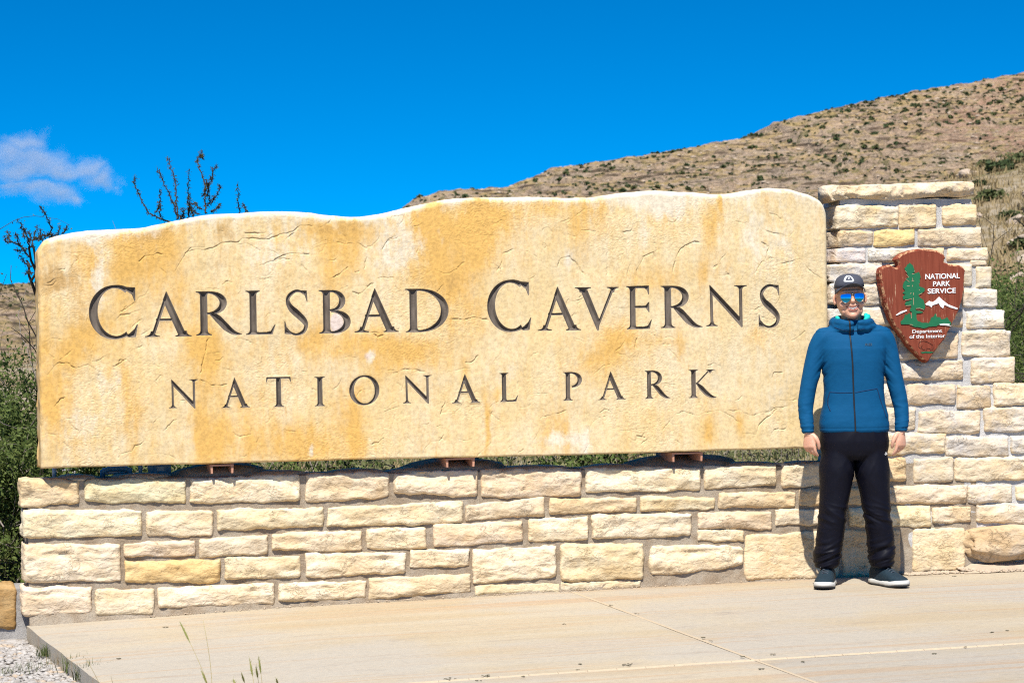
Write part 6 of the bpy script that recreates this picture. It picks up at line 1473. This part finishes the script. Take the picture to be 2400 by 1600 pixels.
kn = np.exp(-((z - .41) / .075) ** 2); d += kn * .0085 * (ridged(u * 5 + 2 * sg, y * 4, (z + .35 * u * sg) * 17, 2) - .35)
hm = np.exp(-((z - .19) / .085) ** 2); d += hm * .0120 * (ridged(u * 4 + 5 * sg, y * 3, (z - .4 * u * sg) * 21 + 3, 2) - .35)
d += sstep(.42, .70, z) * .0042 * (ridged((u + .35 * (z - .7)) * 9 + sg * 3, y * 4, z * 2.2, 2) - .3)
d += np.exp(-((z - .70) / .07) ** 2) * np.exp(-(x / .07) ** 2) * .006 * (ridged((np.abs(x) - .5 * z) * 22, 1.3, 2, 2) - .3)
setco(me, v + nr_ * d[:, None]); trousers = obj('trousers', me, M_TR.m, person)
vt = coords(me); bvt = BVHTree.FromPolygons([Vector(q) for q in vt], [tuple(p.vertices) for p in me.polygons])
M_WL = plain('white_print', (.75, .75, .75), .6); lg = Mp_(1780 + 1138 / 3.794, 1000 + 242 / 3.794, -.1)
m_ = MB()
for dx, dz, r_ in ((0, .005, .0036), (-.0045, -.003, .0038), (.0048, -.002, .0038)):
    q = np.linspace(0, 6.283, 14); pts = [(lg[0] + dx + r_ * math.cos(t), front(bvt, lg[0] + dx + r_ * math.cos(t), lg[1] + dz + r_ * math.sin(t), .001), lg[1] + dz + r_ * math.sin(t)) for t in q]; m_.tube(pts, .0012, 5, False)
m_.build('white_logo', M_WL, trousers)
# ---------------- shoes
M_SH = Mat('navy_knit', .75, .25); M_SH.col(M_SH.mix(M_SH.noise(90, 3), (0.005, 0.014, 0.022), (0.013, 0.030, 0.043))); M_SH.bump(M_SH.noise(240, 2), .002, .4)
M_SOLE = plain('white_sole', (0.52, 0.51, 0.47), .6, 0, .3, .18, 25); M_OUT = plain('dark_outsole', (0.03, 0.03, 0.03), .8); M_LACE = plain('grey_lace', (.05, .06, .075), .7)
for s, an_, ax_, lab in ((-1, math.radians(-15), -.170, None), (1, math.radians(25), .148, None)):
    shoe = empty('shoe', (ax_, .028, 0), 0); shoe.parent = person; shoe.rotation_euler = (0, 0, an_); shoe.scale = (1.16, 1.10, 1.12)
    # local: -y is the toe; heel at y=.07, toe at y=-.215
    def srow(y, hw, h, z0=.030, e=2.6):
        a = np.linspace(0, math.pi, 15); xx = np.sign(np.cos(a)) * np.abs(np.cos(a)) ** (2 / e) * hw; zz_ = z0 + np.abs(np.sin(a)) ** (2 / e) * (h - z0)
        return np.concatenate([np.stack([xx, np.full(15, y), zz_], 1), np.stack([xx[::-1][1:-1], np.full(13, y), np.full(13, z0 - .012)], 1)])
    up = MB().loft([srow(*q) for q in ((.076, .018, .075), (.070, .030, .100), (.045, .037, .112), (.0, .040, .116), (-.035, .041, .108), (-.075, .044, .090), (-.115, .048, .074), (-.155, .048, .064), (-.185, .042, .056), (-.205, .028, .047), (-.214, .012, .038))])
    me = remeshed(up.mesh('upper'), .004, 3, .5); v = coords(me); v = v + normals(me) * (.0012 * fbm(v[:, 0] * 40, v[:, 1] * 40, v[:, 2] * 40, 2))[:, None]; setco(me, v); obj('upper', me, M_SH.m, shoe)
    def outl(g): return [(-(.030 + g), .070), (-(.040 + g), .03), (-(.038 + g), -.04), (-(.047 + g), -.11), (-(.048 + g), -.155), (-(.040 + g), -.192), (-(.022 + g * .6), -.214 - g * .6), (0, -.221 - g), ((.022 + g * .6), -.214 - g * .6), ((.040 + g), -.192), ((.048 + g), -.155), ((.047 + g), -.11), ((.038 + g), -.04), ((.040 + g), .03), ((.030 + g), .070), (.016, .086 + g), (-.016, .086 + g)]
    def sl(zs_, gs): return [np.array([(a, b, z + .010 * sstep(-.13, -.22, b)) for a, b in outl(g)]) for z, g in zip(zs_, gs)]
    MB().loft(sl((.010, .016, .026, .032), (.004, .006, .004, .0))).build('sole', M_SOLE, shoe, True); MB().loft(sl((.0, .004, .011), (.0, .004, .004))).build('outsole', M_OUT, shoe, True)
    lc = MB()
    for k in range(5):
        y0 = -.035 - .019 * k; hgt = np.interp(y0, [-.115, -.075, -.035], [.076, .092, .109]) ; lc.tube([(-.022, y0, hgt - .012), (-.010, y0 - .006, hgt + .001), (.010, y0 + .006, hgt + .001), (.022, y0, hgt - .012)], .0028, 6)
    lc.tube([(0, -.035, .112), (.018, -.055, .116), (.026, -.075, .104), (.010, -.060, .110)], .0025, 6).tube([(0, -.035, .112), (-.018, -.055, .116), (-.026, -.075, .102)], .0025, 6); lc.build('laces', M_LACE, shoe, True)
# ---------------- cap, sunglasses
M_CAP = plain('dark_cap', (0.055, 0.058, 0.075), .8, 0, .2, .15, 60); M_MESH = plain('white_mesh', (0.70, 0.71, 0.72), .8)
cap = empty('cap'); cap.parent = person
def caprow(z, hw, f_, b_, lo=0.0): r_ = hring(z, hw, f_, b_, 40); r_[:, 2] += lo * (r_[:, 1] / .1); return HT(r_)
rows = [caprow(1.770, .0865, -.098, .108), caprow(1.79, .0850, -.099, .107), caprow(1.810, .0800, -.096, .102), caprow(1.828, .0690, -.083, .090), caprow(1.842, .0500, -.058, .066), caprow(1.849, .024, -.028, .034), caprow(1.850, .004, -.004, .006)]
V = np.concatenate(rows); n_ = 40; fr, bk = [], []
for r_ in range(len(rows) - 1):
    for k in range(n_):
        q = (r_ * n_ + k, r_ * n_ + (k + 1) % n_, (r_ + 1) * n_ + (k + 1) % n_, (r_ + 1) * n_ + k); a = (k + .5) / n_ * 360
        (fr if 184 < a < 356 else bk).append(q)
for nm, q, m_ in (('crown_front', fr, M_CAP), ('crown_back', bk, M_MESH)):
    o = MB().add(V, q).build(nm, m_, cap, True); md = o.modifiers.new('s', 'SOLIDIFY'); md.thickness = .003; md.offset = 0
A_2 = np.radians(np.linspace(-82, 82, 31)); br = []
for t_ in np.linspace(0, 1, 8):
    row = []
    for a in A_2:
        xi, yi = .0865 * math.sin(a), -.098 * math.cos(a) ** .8
        xo, yo = .090 * math.sin(a), -.104 * math.cos(a) ** .8 - .056 * math.cos(a) ** .9
        xx = xi + (xo - xi) * t_; yy = yi + (yo - yi) * t_
        row.append((xx, yy, 1.778 + .016 * t_ * math.cos(a) - .046 * (abs(xx) / .09) ** 2.2 * (.35 + .65 * t_)))
    br.append(HT(np.array(row)))
V = np.concatenate(br); f = [(i_ * 31 + j, i_ * 31 + j + 1, (i_ + 1) * 31 + j + 1, (i_ + 1) * 31 + j) for i_ in range(7) for j in range(30)]
o = MB().add(V, f).build('brim', M_CAP, cap, True); md = o.modifiers.new('s', 'SOLIDIFY'); md.thickness = .004
capv = np.concatenate(rows); capf = fr + bk; bvc = BVHTree.FromPolygons([Vector(q) for q in capv], capf)
# badge: pixel units of the face close-up, scale .2775 mm
def fz(x, y): return (x - 860) * .0002775 + .012, 1.584 + (1060 - y) * .0002775
def capdecal(nm, px, m_, off): 
    P = [(Mp_(1900 + a / 9.046, 630 + b / 9.046, -.1)) for a, b in px]; return decal(nm, P, bvc, m_, off + .0015, .0015, cap)
capdecal('badge', [(812, 138), (848, 142), (880, 165), (905, 205), (920, 245), (915, 265), (890, 275), (730, 275), (708, 268), (706, 248), (722, 205), (750, 165), (780, 143)], M_MESH, .0032)
capdecal('badge_field', [(812, 156), (840, 162), (862, 185), (890, 232), (880, 240), (750, 243), (745, 235), (762, 195), (785, 165)], M_CAP, .0046)
capdecal('badge_mark', [(802, 178), (824, 177), (830, 190), (820, 206), (815, 226), (810, 226), (806, 206), (796, 191)], M_MESH, .006)
M_LENS = Mat('blue_mirror', .06, .9); M_LENS.b.inputs['Metallic'].default_value = 1.0; M_LENS.col((0.04, 0.42, 0.80)); M_WIRE = plain('gold_wire', (.35, .27, .18), .3, .9, .5)
M_LENS.b.inputs['Roughness'].default_value = .05
gl = empty('sunglasses'); gl.parent = person
for s in (-1, 1):
    L = [(.010, 1.7275), (.018, 1.7320), (.040, 1.7335), (.060, 1.7310), (.068, 1.7250), (.069, 1.7130), (.064, 1.6970), (.054, 1.6850), (.042, 1.6800), (.028, 1.6840), (.016, 1.6960), (.010, 1.7120)]
    L = np.array([(s * a, b) for a, b in L]); P = []
    for q in range(len(L)):
        a, b, c_, d_ = L[q - 1], L[q], L[(q + 1) % len(L)], L[(q + 2) % len(L)]
        for t_ in (0, .33, .66): P.append(.5 * (2 * b + (c_ - a) * t_ + (2 * a - 5 * b + 4 * c_ - d_) * t_ ** 2 + (-a + 3 * b - 3 * c_ + d_) * t_ ** 3))
    P = np.array(P); cn = P.mean(0)
    def ly(x_, z_): return -.1215 + .020 * (abs(x_) / .07) ** 2 + .010 * ((z_ - 1.708) / .03) ** 2 * .25
    rings = []
    for k in (1.0, .75, .5, .25, .02): rings.append(HT(np.array([(cn[0] + (a - cn[0]) * k, ly(cn[0] + (a - cn[0]) * k, cn[1] + (b - cn[1]) * k) , cn[1] + (b - cn[1]) * k) for a, b in P])))
    MB().loft(rings, False).build('lens', M_LENS.m, gl, True)
    rim = rings[0]; MB().tube(np.concatenate([rim, rim[:2]]), .0013, 6, False).build('rim', M_WIRE, gl, True)
    MB().tube(HT(np.array([(s * .068, ly(.068, 1.725), 1.7235), (s * .080, -.085, 1.722), (s * .087, -.02, 1.718), (s * .088, .01, 1.708)])), .0016, 6).build('temple', M_WIRE, gl, True)
MB().tube(HT(np.array([(-.012, -.1215, 1.7290), (0, -.124, 1.7300), (.012, -.1215, 1.7290)])), .0013, 6).tube(HT(np.array([(-.010, -.1215, 1.719), (0, -.1245, 1.721), (.010, -.1215, 1.719)])), .0012, 6).build('bridge', M_WIRE, gl, True)
M_HAIR = plain('short_hair', (0.05, 0.032, 0.02), .9, 0, .2, .3, 120)
hr = MB(); rws = [hring(z, hw, .0, b_, 40) for z, hw, b_ in ((1.665, .0785, .078), (1.70, .0830, .095), (1.73, .0840, .102), (1.775, .0835, .103))]
rws = [HT(np.where((q[:, 1:2] < .012), q * np.array([.93, 1, 1]) + np.array([0, .012, 0]), q)) for q in rws]
hr.loft(rws, False).build('hair', M_HAIR, person, True)
